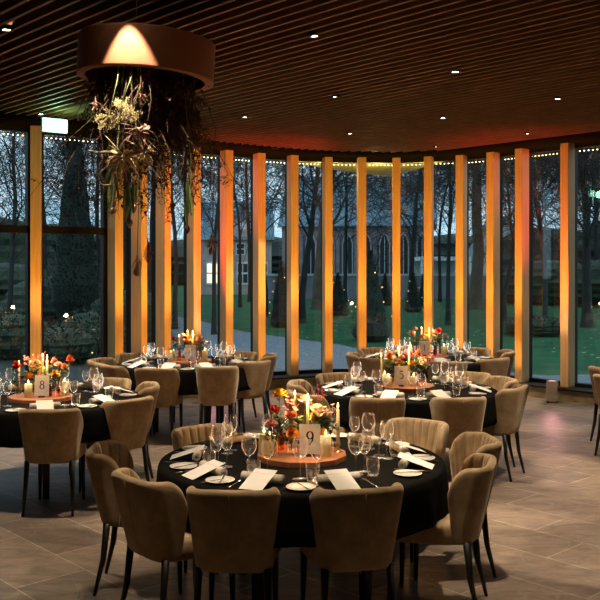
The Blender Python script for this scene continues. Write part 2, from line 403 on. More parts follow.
# chrome floor uplighter boxes
def uplighter(loc, rz, label):
    u = empty('floor_uplighter', loc, rz, label, 'floor lamp', 'chrome floor uplighters')
    b = MB(); b.box((0, 0, .155), (.15, .15, .27)); b.build('housing', M['chrome'], u, mods=[('bevel', .004, 2)])
    b = MB(); b.box((0, 0, .291), (.15, .15, .006)); b.build('top_plate', M['black_metal'], u)
    for x in (-.05, .05):
        b = MB(); b.box((x, -.05, .01), (.04, .03, .02)); b.box((x, .05, .01), (.04, .03, .02)); b.build('foot', M['black_metal'], u)
    b = MB(); b.lathe([(0, .296), (.05, .296)], 16); b.build('lens', M['uplens'], u)
uplighter((3.42, 11.93, 0), rad(-20), 'square chrome floor uplighter standing before the right hand window posts')
uplighter((-1.2, 12.35, 0), rad(30), 'square chrome floor uplighter hidden behind table four')
for p, col, tg, e in (((3.42, 11.93), (1, .09, .05), (3.1, 12.1, 3.5), 420), ((-1.2, 12.35), (1, .08, .04), (-.95, 12.4, 3.5), 520)):
    s_ = spot('uplighter_beam', (p[0], p[1], .31), e, col, rad(56), .9, None, .04)
    s_.rotation_euler = (Vector(tg) - Vector((p[0], p[1], .31))).to_track_quat('-Z', 'Y').to_euler()
for p, tg, e in (((3.42, 11.93), (3.62, 12.15, 1.6), 60), ((-1.2, 12.35), (-1.45, 12.6, 1.5), 60)):
    s_ = spot('uplighter_beam', (p[0], p[1], .31), e, (1, .72, .5), rad(36), .9, None, .03)
    s_.rotation_euler = (Vector(tg) - Vector((p[0], p[1], .31))).to_track_quat('-Z', 'Y').to_euler()

for p, tg in (((3.42, 11.93), (3.0, 10.5, 0)), ((-1.2, 12.35), (-.6, 11.2, 0))):
    s_ = spot('uplighter_spill', (p[0], p[1], .31), 9, (1, .38, .45), rad(75), 1.0, None, .02)
    s_.rotation_euler = (Vector(tg) - Vector((p[0], p[1], .31))).to_track_quat('-Z', 'Y').to_euler()

# ------------------------------------------------------------------ exit sign
ex = empty('exit_sign', (-2.72, 9.75, 3.325), rad(38), 'glowing green and white emergency exit sign hanging at the ceiling edge', 'sign')
b = MB(); b.box((0, 0, .08), (.30, .035, .16)); b.build('housing', M['white'], ex, mods=[('bevel', .004, 1)])
for s in (-1, 1):
    b = MB(); b.box((0, s * .019, .08), (.28, .004, .14)); b.build('lit_panel', M['exit'], ex)
    b = MB(); y = s * .022
    b.box((-.06, y, .08), (.075, .004, .10))                       # door of the pictogram
    b.box((.075, y, .08), (.09, .004, .02)); b.prism([], 0, 0) if False else None
    b.add([(.03, y, .08), (.07, y, .115), (.07, y, .045)], [(0, 1, 2)])
    b.build('pictogram', M['exit_white'], ex)
b = MB(); b.tube([(-.08, 0, .16), (-.08, 0, .225)], .004); b.tube([(.08, 0, .16), (.08, 0, .225)], .004); b.build('hanger', M['black_metal'], ex)
pl = bpy.data.lights.new('exit_glow', 'POINT'); pl.energy = 3; pl.color = (.3, 1, .5); pl.shadow_soft_size = .08
po = bpy.data.objects.new('exit_glow', pl); COL.objects.link(po); po.location = (-2.66, 9.6, 3.38)

# ------------------------------------------------------------------ chair
def make_chair():
    t = empty('dining_chair')
    NS, NT = 89, 9; zb = .378; th = .05
    def section(tt, inset=0.0):
        W = .19 + .034 * tt - inset; yb = -.235 - .095 * tt ** .9 + inset; yf = -.13 + .05 * tt; D = yf - yb - .03 * tt
        rc = max(.03, min(.10, D * .8) - inset * .6); return W, yb, D, rc
    def pt(s, tt, inset):
        W, yb, D, rc = section(tt, inset); a1 = W - rc; a2 = a1 + PI / 2 * rc; L = a2 + max(0, D - rc); l = abs(s) * L; sg = 1 if s >= 0 else -1
        if l < a1: x, y = l, yb - .012 * math.cos(l / W * PI / 2)
        elif l < a2: a = (l - a1) / rc; x, y = a1 + rc * math.sin(a), yb + rc * (1 - math.cos(a)) - .012 * math.cos(min(1, l / W) * PI / 2) * (1 if l < W else 0)
        else: x, y = W + (l - a2) * .1, yb + rc + (l - a2)
        q = max(0, (y - yb) / D); zt = .785 - .006 * min(1, x / W) ** 4 - .095 * max(0, (q - .4) / .6) ** 1.9 - (.045 * max(0, (q - .8) / .2) ** 2)
        return sg * x, y, zb + tt * (zt - zb)
    vs = []; rows = []
    for j in range(NS):
        s = -1 + 2 * j / (NS - 1); row = []
        for k in range(NT): row.append(pt(s, k / (NT - 1), 0))
        o = Vector(pt(s, 1, 0)); i_ = Vector(pt(s, 1, th)); mid = (o + i_) / 2
        row.append((mid.x * .5 + o.x * .5, mid.y * .5 + o.y * .5, mid.z + .014)); row.append((mid.x, mid.y, mid.z + .018)); row.append((mid.x * .5 + i_.x * .5, mid.y * .5 + i_.y * .5, mid.z + .013))
        rip = -.013 * (1 - min(1, 1.6 * abs(math.sin(s * PI * 5.5))))
        for k in range(NT - 1, -1, -1): row.append(pt(s, k / (NT - 1), th + rip))
        rows.append(len(vs)); vs += row
    nr = NT * 2 + 3; fs = []
    for j in range(NS - 1):
        for k in range(nr): fs.append((rows[j] + k, rows[j] + (k + 1) % nr, rows[j + 1] + (k + 1) % nr, rows[j + 1] + k))
    for j, rev in ((0, 0), (NS - 1, 1)):
        for k in range(NT + 1):
            q = (rows[j] + k, rows[j] + nr - 1 - k, rows[j] + nr - 2 - k, rows[j] + k + 1)
            if k < NT: fs.append(q if not rev else q[::-1])
        k = NT; q = (rows[j] + k, rows[j] + nr - 1 - k, rows[j] + k + 1); fs.append(q if not rev else q[::-1])
    b = MB(); b.add(vs, fs); b.build('backrest', M['velvet'], t, True, [('sub', 1)])
    b = MB(); b.tube([pt(0, k / 8, -.0012) for k in range(9)], .0022, 5); b.build('back_seam', M['velvet'], t, True)
    # seat cushion
    b = MB(); rowsz = [(.375, .93), (.385, .985), (.43, 1.0), (.465, .985), (.482, .93), (.489, .75), (.492, .4)]
    N = 28; vs = []
    for z, k in rowsz:
        for i in range(N):
            a = 2 * PI * i / N; cx, sx = math.cos(a), math.sin(a)
            x = math.copysign(abs(cx) ** .5, cx); y = math.copysign(abs(sx) ** .5, sx)
            wid = .2 + .018 * y; vs.append((wid * x * k, .02 + .225 * y * k, z))
    fs = [(r * N + i, r * N + (i + 1) % N, (r + 1) * N + (i + 1) % N, (r + 1) * N + i) for r in range(len(rowsz) - 1) for i in range(N)]
    fs += [tuple(range(N - 1, -1, -1)), tuple((len(rowsz) - 1) * N + i for i in range(N))]
    b.add(vs, fs); b.build('seat', M['velvet'], t, True)
    for sx in (-1, 1):
        b = MB(); b.tube([(sx * .165, .2, .40), (sx * .168, .203, .2), (sx * .172, .207, 0)], [.021, .0165, .010], 8); b.build('leg', M['black_metal'], t, True)
        b = MB(); b.tube([(sx * .165, -.205, .40), (sx * .173, -.225, .2), (sx * .183, -.272, 0)], [.021, .0165, .010], 8); b.build('leg', M['black_metal'], t, True)
    return t
chair0 = make_chair()

TABLES = dict(
    nine=((.01, 5.065), 'front centre'), five=((.958, 7.96), 'right middle'), one=((1.53, 10.6), 'far right'), eight=((-2.15, 7.4), 'left'), four=((-1.27, 10.07), 'far left'))
# (table, seat name, x and depth of the top of the chair back, facing or None = table centre, words of the label)
SEATS = [
    ('nine', 'front left', -0.33, 4.1, (.06, 1), 'seen square from behind, at the front left'),
    ('nine', 'front right', 0.31, 4.13, (-.24, .97), 'turned slightly, its back to us, at the front right'),
    ('nine', 'left corner', -0.87, 4.38, (.75, .66), 'seen obliquely from behind at the left corner'),
    ('nine', 'left side', -1.225, 5.12, (.985, .04), 'showing ribbed inner back, at the left side'),
    ('nine', 'rear left', -0.7, 5.82, (.62, -.78), 'facing us at the rear left'),
    ('nine', 'rear right', 0.855, 6.05, (-.55, -.83), 'facing us at the rear right'),
    ('nine', 'right side', 1.2, 5.42, (-.99, -.12), 'showing ribbed inner back, second on the right side'),
    ('nine', 'right corner', 1.05, 4.74, (-.95, .3), 'with its seat showing, nearest on the right side'),
    ('five', 'front left', 0.62, 6.98, (.05, 1), 'seen square from behind at the front left'),
    ('five', 'front right', 1.3, 7, (-.12, 1), 'seen square from behind at the front right'),
    ('five', 'left rear', -0.11, 8, (1, -.1), 'half hidden by another, left rear'),
    ('five', 'left front', -0.06, 7.3, (.8, .6), 'dark behind the nearest flowers, left front'),
    ('five', 'right front', 1.96, 7.67, (-.85, .52), 'by the open floor, nearest on the right'),
    ('five', 'right rear', 1.99, 8.29, (-.97, -.25), 'showing ribbed inner back, farther on the right'),
    ('five', 'rear left', 0.31, 8.68, (.45, -.89), 'facing us at the rear left'),
    ('five', 'rear right', 1.72, 8.76, (-.5, -.87), 'facing us at the rear right'),
    ('one', 'left', 0.555, 10.6, (.97, -.1), 'in profile at the left end'),
    ('one', 'rear left', 0.88, 11.35, (.5, -.87), 'facing us by the window at the rear left'),
    ('one', 'front left', 0.81, 10.02, (.6, .8), 'small, dark, its back to us, front left'),
    ('one', 'rear middle', 1.45, 11.64, (.05, -1), 'behind the flowers at the rear middle'),
    ('one', 'front middle', 1.64, 9.64, (-.05, 1), 'with its dark back to us at the front middle'),
    ('one', 'rear right', 2.28, 11.36, (-.5, -.87), 'facing us by the window at the rear right'),
    ('one', 'front right', 2.28, 10, (-.55, .83), 'dark with its back to us, front right'),
    ('one', 'right', 2.66, 10.95, (-1, .08), 'in profile against a glowing post at the right end'),
    ('four', 'rear left', -2.02, 10.65, (.35, -.94), 'facing us before a glowing post at the rear left'),
    ('four', 'front left', -1.51, 9.02, (.1, 1), 'with its dark back to us at the front left'),
    ('four', 'front right', -0.86, 9.15, (-.1, 1), 'with its back square to us at the front right'),
    ('four', 'right front', -0.43, 9.7, (-.72, .69), 'seen obliquely from behind at the right front'),
    ('four', 'right', -0.28, 10.45, (-.95, .05), 'in profile at the right end'),
    ('four', 'rear right', -0.67, 10.85, (-.45, -.89), 'facing us at the rear right'),
    ('four', 'left rear', -2.35, 10, (.94, -.3), 'with its ribbed inner back showing at the left rear'),
    ('four', 'left front', -2.12, 9.39, (.75, .66), 'darker, in front of another chair at the left front'),
    ('eight', 'front', -1.86, 6.43, (-.05, 1), 'with its dark back square to us at the front'),
    ('eight', 'right front', -1.29, 6.95, (-.72, .69), 'seen obliquely from behind at the right front'),
    ('eight', 'right rear', -1.26, 7.86, (-.97, -.2), 'in profile at the right rear'),
    ('eight', 'rear', -1.76, 8.29, (-.2, -.98), 'facing us over the dark tabletop at the rear'),
]
TW = dict(nine='nine', five='five', one='one', eight='eight', four='four')
for tb, seat, x, y, fc, words in SEATS:
    f = Vector(fc).normalized(); c = Vector((x, y)) + f * .335
    place(chair0, (c.x, c.y, 0), math.atan2(f.y, f.x) - PI / 2, 'taupe velvet chair %s of table %s' % (words, tb), 'chair', 'velvet chairs around the round tables')
for (x, y), fc, words in (((3.10, 9.1), (.88, .47), 'taupe velvet chair at the right edge of the picture, farther of two'), ((2.94, 8.4), (.8, .6), 'taupe velvet chair at the right edge of the picture, nearer of two')):
    f = Vector(fc).normalized(); c = Vector((x, y)) + f * .335
    place(chair0, (c.x, c.y, 0), math.atan2(f.y, f.x) - PI / 2, words, 'chair', 'velvet chairs around the round tables')

# ------------------------------------------------------------------ tables and cloths
TR = .82
def make_table():
    t = empty('round_table')
    b = MB(); b.lathe([(0, .70), (.79, .70), (.795, .705), (.795, .729), (.79, .733), (0, .733)], 48); b.build('tabletop', M['table_wood'], t)
    for k in range(4):
        a = PI / 4 + k * PI / 2 + .2; b = MB(); b.box((.42 * math.cos(a), .42 * math.sin(a), .35), (.065, .065, .70), a, .75); b.build('leg', M['table_wood'], t)
    return t
def make_cloth():
    b = MB(); N = 120; prof = []
    rows = [(0.0, 0.0, .7385)] + [(.4, 0, .7385), (.78, 0, .7385), (.800, 0, .7375), (.810, .0, .733), (.815, .1, .723), (.820, .35, .69), (.825, .6, .63), (.830, .85, .56), (.834, 1.0, .495)]
    vs = [(0, 0, .7385)]; fs = []
    for r, k, z in rows[1:]:
        for i in range(N):
            a = 2 * PI * i / N; w_ = (math.sin(a * 17) * .6 + math.sin(a * 29 + 1) * .4 + math.sin(a * 7 + 2) * .5) * .012 * k
            vs.append(((r + w_) * math.cos(a), (r + w_) * math.sin(a), z))
    for i in range(N): fs.append((0, 1 + i, 1 + (i + 1) % N))
    for q in range(len(rows) - 2):
        for i in range(N): fs.append((1 + q * N + i, 1 + (q + 1) * N + i, 1 + (q + 1) * N + (i + 1) % N, 1 + q * N + (i + 1) % N))
    b.add(vs, fs); return b.build('tablecloth', M['cloth'], None, True, [('solid', .003, 1)])
table0 = make_table(); cloth0 = make_cloth()
for k, (tb, (c, wh)) in enumerate(TABLES.items()):
    place(table0, (c[0], c[1], 0), .3 * k, 'round dining table number %s at the %s of the room' % (tb, wh), 'table', 'round dining tables')
    place(cloth0, (c[0], c[1], 0), .7 * k, 'black linen cloth hanging over round table %s' % tb, 'tablecloth', 'black tablecloths')
TZ = .7418

# ------------------------------------------------------------------ place settings
def make_glass(name, H, rb, rmax, rrim, hb):
    t = empty(name); th = .0012
    # bowl (double walled), stem, foot
    out = []; n = 9
    for i in range(n):
        q = i / (n - 1); r = rb + (rmax - rb) * math.sin(min(1, q / .55) * PI / 2) if q < .55 else rmax + (rrim - rmax) * ((q - .55) / .45) ** 1.5
        out.append((r if i else .004, hb + (H - hb) * q ** 1.05))
    inn = [(max(.001, r - th), z + (.002 if k == 0 else 0)) for k, (r, z) in enumerate(out)]
    b = MB(); b.lathe([(0, hb)] + out + inn[::-1] + [(0, hb + .002)], 18); b.build('bowl', M['stem'], t, True)
    b = MB(); b.lathe([(.0035, hb), (.003, hb * .6), (.0035, .012), (.007, .005)], 8); b.build('stem', M['stem'], t, True)
    b = MB(); b.lathe([(0, 0), (rmax * .95, 0), (rmax * .95, .0015), (.01, .004), (0, .006)], 18); b.build('foot', M['stem'], t, True)
    return t
big0 = make_glass('wine_glass', .215, .012, .042, .032, .10)
small0 = make_glass('wine_glass', .185, .010, .034, .027, .09)
tum = empty('water_glass'); b = MB()
b.lathe([(0, 0), (.028, 0), (.032, .02), (.036, .06), (.036, .095), (.0348, .095), (.0348, .06), (.031, .02), (.027, .006), (0, .006)], 18); b.build('tumbler_wall', M['stem'], tum, True)
tum0 = tum
pl0 = MB(); pl0.lathe([(0, 0), (.042, 0), (.048, .003), (.075, .011), (.0765, .0125), (.075, .0135), (.047, .006), (0, .0055)], 28); pl0 = pl0.build('bread_plate', M['china'], None, True)
def cutlery(kind):
    b = MB()
    b.tube([(0, -.10, .004), (0, -.03, .004), (0, .02, .005)], [.005, .004, .0026], 6)
    if kind == 'dinner_fork':
        b.box((0, .04, .006), (.02, .035, .002)); 
        for x in (-.008, -.0027, .0027, .008): b.box((x, .075, .006), (.003, .04, .002))
    else:
        b.add([(-.003, .015, .0035), (.007, .02, .0035), (.0085, .08, .0035), (.0, .115, .0035), (-.006, .09, .0035), (-.003, .015, .006), (.007, .02, .0045), (.0085, .08, .0045), (.0, .115, .0045), (-.006, .09, .006)],
              [(4, 3, 2, 1, 0), (5, 6, 7, 8, 9), (0, 1, 6, 5), (1, 2, 7, 6), (2, 3, 8, 7), (3, 4, 9, 8), (4, 0, 5, 9)])
    return b.build(kind, M['steel'], None, True)
fork0 = cutlery('dinner_fork'); knife0 = cutlery('dinner_knife'); bk0 = cutlery('butter_knife'); bk0.scale = (.8, .8, .8)
# rolled napkin: a spiral of linen
b = MB(); pts = []; turns = 2.6; N = 44
for i in range(N):
    q = i / (N - 1); a = q * turns * 2 * PI; r = .009 + .0155 * q; pts.append((r * math.cos(a), r * math.sin(a)))
hl = .115; vs = [];
for x in (-hl, hl):
    vs += [(x, p[0], p[1] + .0265) for p in pts]
b.add(vs, [(i, i + 1, N + i + 1, N + i) for i in range(N - 1)]); nap0 = b.build('rolled_napkin', M['linen'], None, True, [('solid', .0035, 0)])
# menu card leaning over the napkin
b = MB(); b.box((0, 0, 0), (.125, .20, .0012)); card0 = b.build('menu_card', M['paper'])
def setting(tb, seat, ang, jit):
    c = Vector(TABLES[tb][0]); f = Vector((math.cos(ang), math.sin(ang))); rt = Vector((-f.y, f.x)) # f outwards to the seat; rt = diner's right
    rz = math.atan2(-f.y, -f.x) - PI / 2
    def P(r, t): q = c + f * r + rt * t; return (q.x, q.y, TZ)
    w = 'at the %s place of table %s' % (seat, tb); g = 'place settings on table %s' % tb
    j = jit.uniform
    a = j(-.12, .12)
    place(nap0, P(.60, .0), rz + a, 'linen napkin rolled up under a menu card ' + w, 'napkin', g)
    o = place(card0, P(.662, .0), rz + a, 'blank white menu card leaning on the napkin ' + w, 'menu card', g)
    o.location.z = TZ + .0315; o.rotation_euler = Matrix.Rotation(rz + a, 4, 'Z').to_3x3().to_4x4().to_euler(); o.rotation_euler.x = 0
    o.rotation_euler = (Matrix.Rotation(rz + a, 3, 'Z') @ Matrix.Rotation(rad(17.5), 3, 'X')).to_euler()
    place(pl0, P(.655, -.215), 0, 'white bread plate ' + w, 'plate', g)
    o = place(bk0, P(.655, -.205), rz + .25 + j(-.2, .2), 'butter knife lying across the bread plate ' + w, 'knife', g); o.location.z = TZ + .0105; o.scale = (.72,) * 3
    place(fork0, P(.66, -.118), rz, 'steel dinner fork ' + w, 'fork', g)
    place(knife0, P(.665, .15), rz, 'steel dinner knife ' + w, 'knife', g)
    place(big0, P(.46 + j(-.01, .01), .15 + j(-.01, .01)), 0, 'tall clear wine glass ' + w, 'wine glass', g)
    place(small0, P(.405, .225 if tb != 'x' else 0), 0, 'smaller clear wine glass ' + w, 'wine glass', g)
    place(tum0, P(.50, .235), 0, 'short clear water tumbler ' + w, 'water glass', g)
jit = random.Random(3)
for tb, seat, x, y, fc, words in SEATS:
    c = Vector(TABLES[tb][0]); v = Vector((x, y)) - c
    setting(tb, seat, math.atan2(v.y, v.x), jit)
setting('eight', 'left front', rad(-140), jit); setting('eight', 'rear left', rad(125), jit)
setting('nine', 'rear middle', rad(88), jit)

# ------------------------------------------------------------------ centrepieces
b = MB(); NG = 12
b.prism([(.262 * math.cos(2 * PI * (k + .5) / NG), .262 * math.sin(2 * PI * (k + .5) / NG)) for k in range(NG)], 0, .034)
tray0 = b.build('wooden_tray', M['tray'], None, False, [('bevel', .004, 2)])
def flame_mb():
    b = MB(); b.lathe([(0, 0), (.0035, .004), (.0052, .011), (.004, .02), (.0015, .03), (0, .035)], 10); return b
def make_pillar(r, h):
    t = empty('pillar_candle')
    b = MB(); b.lathe([(0, 0), (r, 0), (r, h), (r - .004, h + .002), (r - .008, h - .004), (0, h - .006)], 20); b.build('wax_body', M['wax'], t, True)
    b = MB(); b.tube([(0, 0, h - .006), (.001, 0, h + .008)], .0012, 5); b.build('wick', M['wick'], t)
    o = flame_mb().build('flame', M['flame'], t, True); o.location = (.001, 0, h + .004); o.scale = (1, 1, .9)
    return t
def make_taper(h):
    t = empty('taper_candle')
    b = MB(); b.lathe([(0, 0), (.03, 0), (.03, .004), (.008, .008), (.007, .03), (.014, .034), (.014, .05), (.0115, .05), (.0115, .042), (0, .042)], 16); b.build('candlestick', M['brass'], t, True)
    b = MB(); b.lathe([(0, .042), (.0108, .042), (.0085, .04 + h), (.004, .046 + h), (0, .046 + h)], 12); b.build('wax_stick', M['wax'], t, True)
    b = MB(); b.tube([(0, 0, .044 + h), (.001, 0, .056 + h)], .001, 5); b.build('wick', M['wick'], t)
    o = flame_mb().build('flame', M['flame'], t, True); o.location = (.001, 0, .05 + h)
    return t
pil_a, pil_b = make_pillar(.031, .115), make_pillar(.031, .085)
tap_a, tap_b = make_taper(.25), make_taper(.20)
def make_vase(mat, h, r, neck):
    b = MB(); b.lathe([(0, 0), (r * .9, 0), (r, .006), (r, h * .55), (r * .75, h * .68), (neck, h * .76), (neck, h * .96), (neck + .003, h), (neck + .0005, h), (neck - .0015, h * .95), (neck - .0015, h * .77), (r * .7, h * .66), (r - .003, h * .54), (r - .003, .01), (0, .008)], 16)
    return b.build('bud_vase', mat, None, True)
va = make_vase(M['vase'], .115, .028, .011); vb = make_vase(M['amber'], .13, .024, .010); vc = make_vase(M['ruby'], .10, .02, .009)
def petal(b, c, out, up, L, W, cup):
    out, up = Vector(out), Vector(up); sd = out.cross(up).normalized(); c = Vector(c); vs = []
    for i, q in enumerate((0, .4, .8, 1)):
        wd = W * (.35, .9, .95, .55)[i]; rise = L * q; o = cup * math.sin(q * PI * .62)
        for x in (-1, 0, 1): vs.append(c + up * rise + out * (o - .22 * abs(x) * W) + sd * wd * x)
    b.add(vs, [(i * 3 + k, i * 3 + k + 1, i * 3 + k + 4, i * 3 + k + 3) for i in range(3) for k in range(2)])
def head_rose(r):
    b = MB(); rg = random.Random(5)
    for ly, (n, tilt, L, W, cup) in enumerate(((3, .05, .9, .4, .15), (5, .25, .95, .5, .28), (6, .55, .95, .55, .35), (7, .95, .9, .6, .3))):
        for k in range(n):
            a = 2 * PI * k / n + ly * .7; o = Vector((math.cos(a), math.sin(a), 0)); up = (Vector((0, 0, 1)) * math.cos(tilt) + o * math.sin(tilt)); ou = (o * math.cos(tilt) - Vector((0, 0, 1)) * math.sin(tilt))
            petal(b, o * r * .12 * ly + Vector((0, 0, -r * .1 * ly)), ou, up, r * L, r * W, r * cup)
    return b
def head_ruffle(r):
    b = MB(); rg = random.Random(9)
    for ly in range(5):
        tilt = .1 + ly * .33; n = 5 + ly * 2
        for k in range(n):
            a = 2 * PI * k / n + ly * 1.1 + rg.uniform(-.1, .1); o = Vector((math.cos(a), math.sin(a), 0)); up = Vector((0, 0, 1)) * math.cos(tilt) + o * math.sin(tilt); ou = o * math.cos(tilt) - Vector((0, 0, 1)) * math.sin(tilt)
            petal(b, Vector((0, 0, -r * .1 * ly)), ou, up, r * rg.uniform(.8, 1.05), r * .3, r * rg.uniform(-.1, .3))
    return b
def head_spray(r):
    b = MB(); rg = random.Random(11)
    for k in range(14):
        p = Vector((rg.uniform(-1, 1), rg.uniform(-1, 1), rg.uniform(-.5, .8))) * r
        b.tube([Vector((0, 0, -r * 1.4)), p], .0008, 4, False)
        for q in range(5):
            a = q * 2 * PI / 5; o = Vector((math.cos(a), math.sin(a), 0)); petal(b, p, (o * .5 - Vector((0, 0, .85))), (o * .85 + Vector((0, 0, .5))), r * .34, r * .17, r * .05)
    return b
FL = {}
def flower(kind, col):
    """head, stem and leaf of one cut flower; the origin sits at the head"""
    key = (kind, col)
    if key in FL: return FL[key]
    t = empty({'rose': 'rose', 'ruffle': 'carnation', 'spray': 'blossom_spray'}[kind])
    r = {'rose': .03, 'ruffle': .033, 'spray': .035}[kind]
    hb = {'rose': head_rose, 'ruffle': head_ruffle, 'spray': head_spray}[kind](r)
    hb.build('flower_head', M[col], t, True)
    FL[key] = t; return t
def put_flower(kind, col, head, base, label, group, sc_=1.0):
    p = flower(kind, col); o = place(p, head, R.uniform(0, 6), label, {'rose': 'rose', 'ruffle': 'carnation', 'spray': 'flower spray'}[kind], group, sc_)
    for ch in list(o.children):
        if not ch.name.startswith('flower_head'): bpy.data.objects.remove(ch)
    h, bs = Vector(head), Vector(base); axis = (h - bs).normalized()
    q = Vector((0, 0, 1)).rotation_difference((axis + Vector((R.uniform(-.35, .35), R.uniform(-.6, .05), 0))).normalized()).to_euler(); o.rotation_euler = q
    inv = (Matrix.Translation(h) @ q.to_matrix().to_4x4() @ Matrix.Scale(sc_, 4)).inverted()
    mid = (h + bs) / 2 + Vector((R.uniform(-.012, .012), R.uniform(-.012, .012), 0))
    b = MB(); b.tube([inv @ bs, inv @ mid, inv @ (h - axis * .012)], .0022 / sc_, 5); b.build('stalk', M['stalk'], o, True)
    b = MB()
    for k in range(4):
        q_ = R.uniform(.4, .92); pt = bs.lerp(h, q_); a = R.uniform(0, 2 * PI); dv = Vector((math.cos(a), math.sin(a), R.uniform(-.2, .5)))
        b.leafblade(inv @ pt, inv.to_3x3() @ dv, Vector((0, 0, 1)), R.uniform(.035, .06) / sc_, .022 / sc_)
    b.build('leaf', M['leaf'], o, True)
    return o
def put_sprig(head, base, label, group, n=18):
    h, bs = Vector(head), Vector(base); o = empty('foliage_sprig', bs, 0, label, 'foliage', group)
    mid = (h - bs) * .55 + Vector((R.uniform(-.02, .02), R.uniform(-.02, .02), .03)); e = h - bs
    b = MB(); b.tube([(0, 0, 0), mid, e], [.002, .0017, .001], 5); b.build('stalk', M['stalk'], o, True)
    b = MB()
    for k in range(n):
        q = .35 + .65 * k / n; p = (Vector((0, 0, 0)).lerp(mid, q / .55) if q < .55 else mid.lerp(e, (q - .55) / .45)); a = R.uniform(0, 2 * PI)
        b.leafblade(p, (math.cos(a), math.sin(a), R.uniform(-.1, .7)), (0, 0, 1), R.uniform(.035, .06), R.uniform(.016, .026))
    b.build('leaf', M['leaf'], o, True); return o
# numerals drawn as brush strokes with thick and thin parts: (polyline, widths)
def arc(cx, cz, rx, rz, a0, a1, n=14): return [(cx + rx * math.cos(rad(a0 + (a1 - a0) * i / n)), cz + rz * math.sin(rad(a0 + (a1 - a0) * i / n))) for i in range(n + 1)]
NUM = {
    'nine': [(arc(0, .010, .0095, .0115, 0, 360, 24), lambda q: .0012 + .0018 * abs(math.cos(q * 2 * PI))), (arc(-.004, .008, .0135, .028, 5, -85, 14), lambda q: .0028 - .0018 * q)],
    'five': [([(-.006, .019), (.009, .019)], lambda q: .0026), ([(-.006, .019), (-.007, .004)], lambda q: .0011), (arc(-.001, -.006, .0105, .0125, 115, -130, 18), lambda q: .0012 + .002 * math.sin(q * PI))],
    'one': [([(0, .02), (0, -.018)], lambda q: .0026), ([(-.006, -.0185), (.006, -.0185)], lambda q: .0012), ([(-.006, .015), (0, .02)], lambda q: .0012)],
    'eight': [(arc(0, .011, .0075, .0085, 0, 360, 20), lambda q: .0012 + .0014 * abs(math.cos(q * 2 * PI))), (arc(0, -.008, .0095, .0105, 0, 360, 20), lambda q: .0012 + .0017 * abs(math.cos(q * 2 * PI)))],
    'four': [([(.004, .02), (-.011, -.007)], lambda q: .0012), ([(-.011, -.007), (.011, -.007)], lambda q: .0014), ([(.004, .02), (.004, -.019)], lambda q: .0026)],
}
def numeral_mb(k):
    b = MB()
    for pts, wf in NUM[k]:
        m = len(pts)
        if m == 2: pts = [(pts[0][0] + (pts[1][0] - pts[0][0]) * i / 3, pts[0][1] + (pts[1][1] - pts[0][1]) * i / 3) for i in range(4)]; m = 4
        vs = []
        for i, p in enumerate(pts):
            a = Vector(pts[max(0, i - 1)]); c = Vector(pts[min(m - 1, i + 1)]); t = (c - a).normalized(); n_ = Vector((-t.y, t.x)); w = wf(i / (m - 1))
            for s in (1, -1):
                q = Vector(p) + n_ * w * s
                vs += [(q.x, -.0009, q.y), (q.x, -.0004, q.y)]
        fs = []
        for i in range(m - 1):
            o, e = i * 4, i * 4 + 4; fs += [(o, o + 2, e + 2, e), (o + 1, e + 1, e + 3, o + 3), (o, e, e + 1, o + 1), (o + 2, o + 3, e + 3, e + 2)]
        b.add(vs, fs)
    return b
def number_card(tb, loc, rz):
    t = empty('table_number_card', loc, rz, 'white upright card with the numeral %s standing on the tray' % tb, 'table number', 'table number cards')
    c = MB(); c.box((0, 0, .095), (.12, .0012, .17)); o = c.build('card', M['card'], t); o.rotation_euler.x = rad(-4)
    o2 = numeral_mb(tb).build('numeral', M['ink'], o); o2.location = (0, 0, .10); o2.scale = (1.75, 1, 1.75)
    s = MB(); s.box((0, .0, .007), (.045, .03, .014)); s.build('stand', M['table_wood'], t)
# layout of one tray in tray coordinates (x right, y away from the camera)
VPOS = [('left front', -.165, -.06, 'a'), ('left rear', -.12, .07, 'b'), ('centre front', -.055, -.02, 'a'), ('centre rear', .02, .14, 'a'), ('right rear', .12, .10, 'b'), ('right front', .155, -.03, 'a'), ('middle', .085, -.035, 'c')]
KN = {'rose': 'rose', 'ruffle': 'ruffled carnation', 'spray': 'blossom spray'}
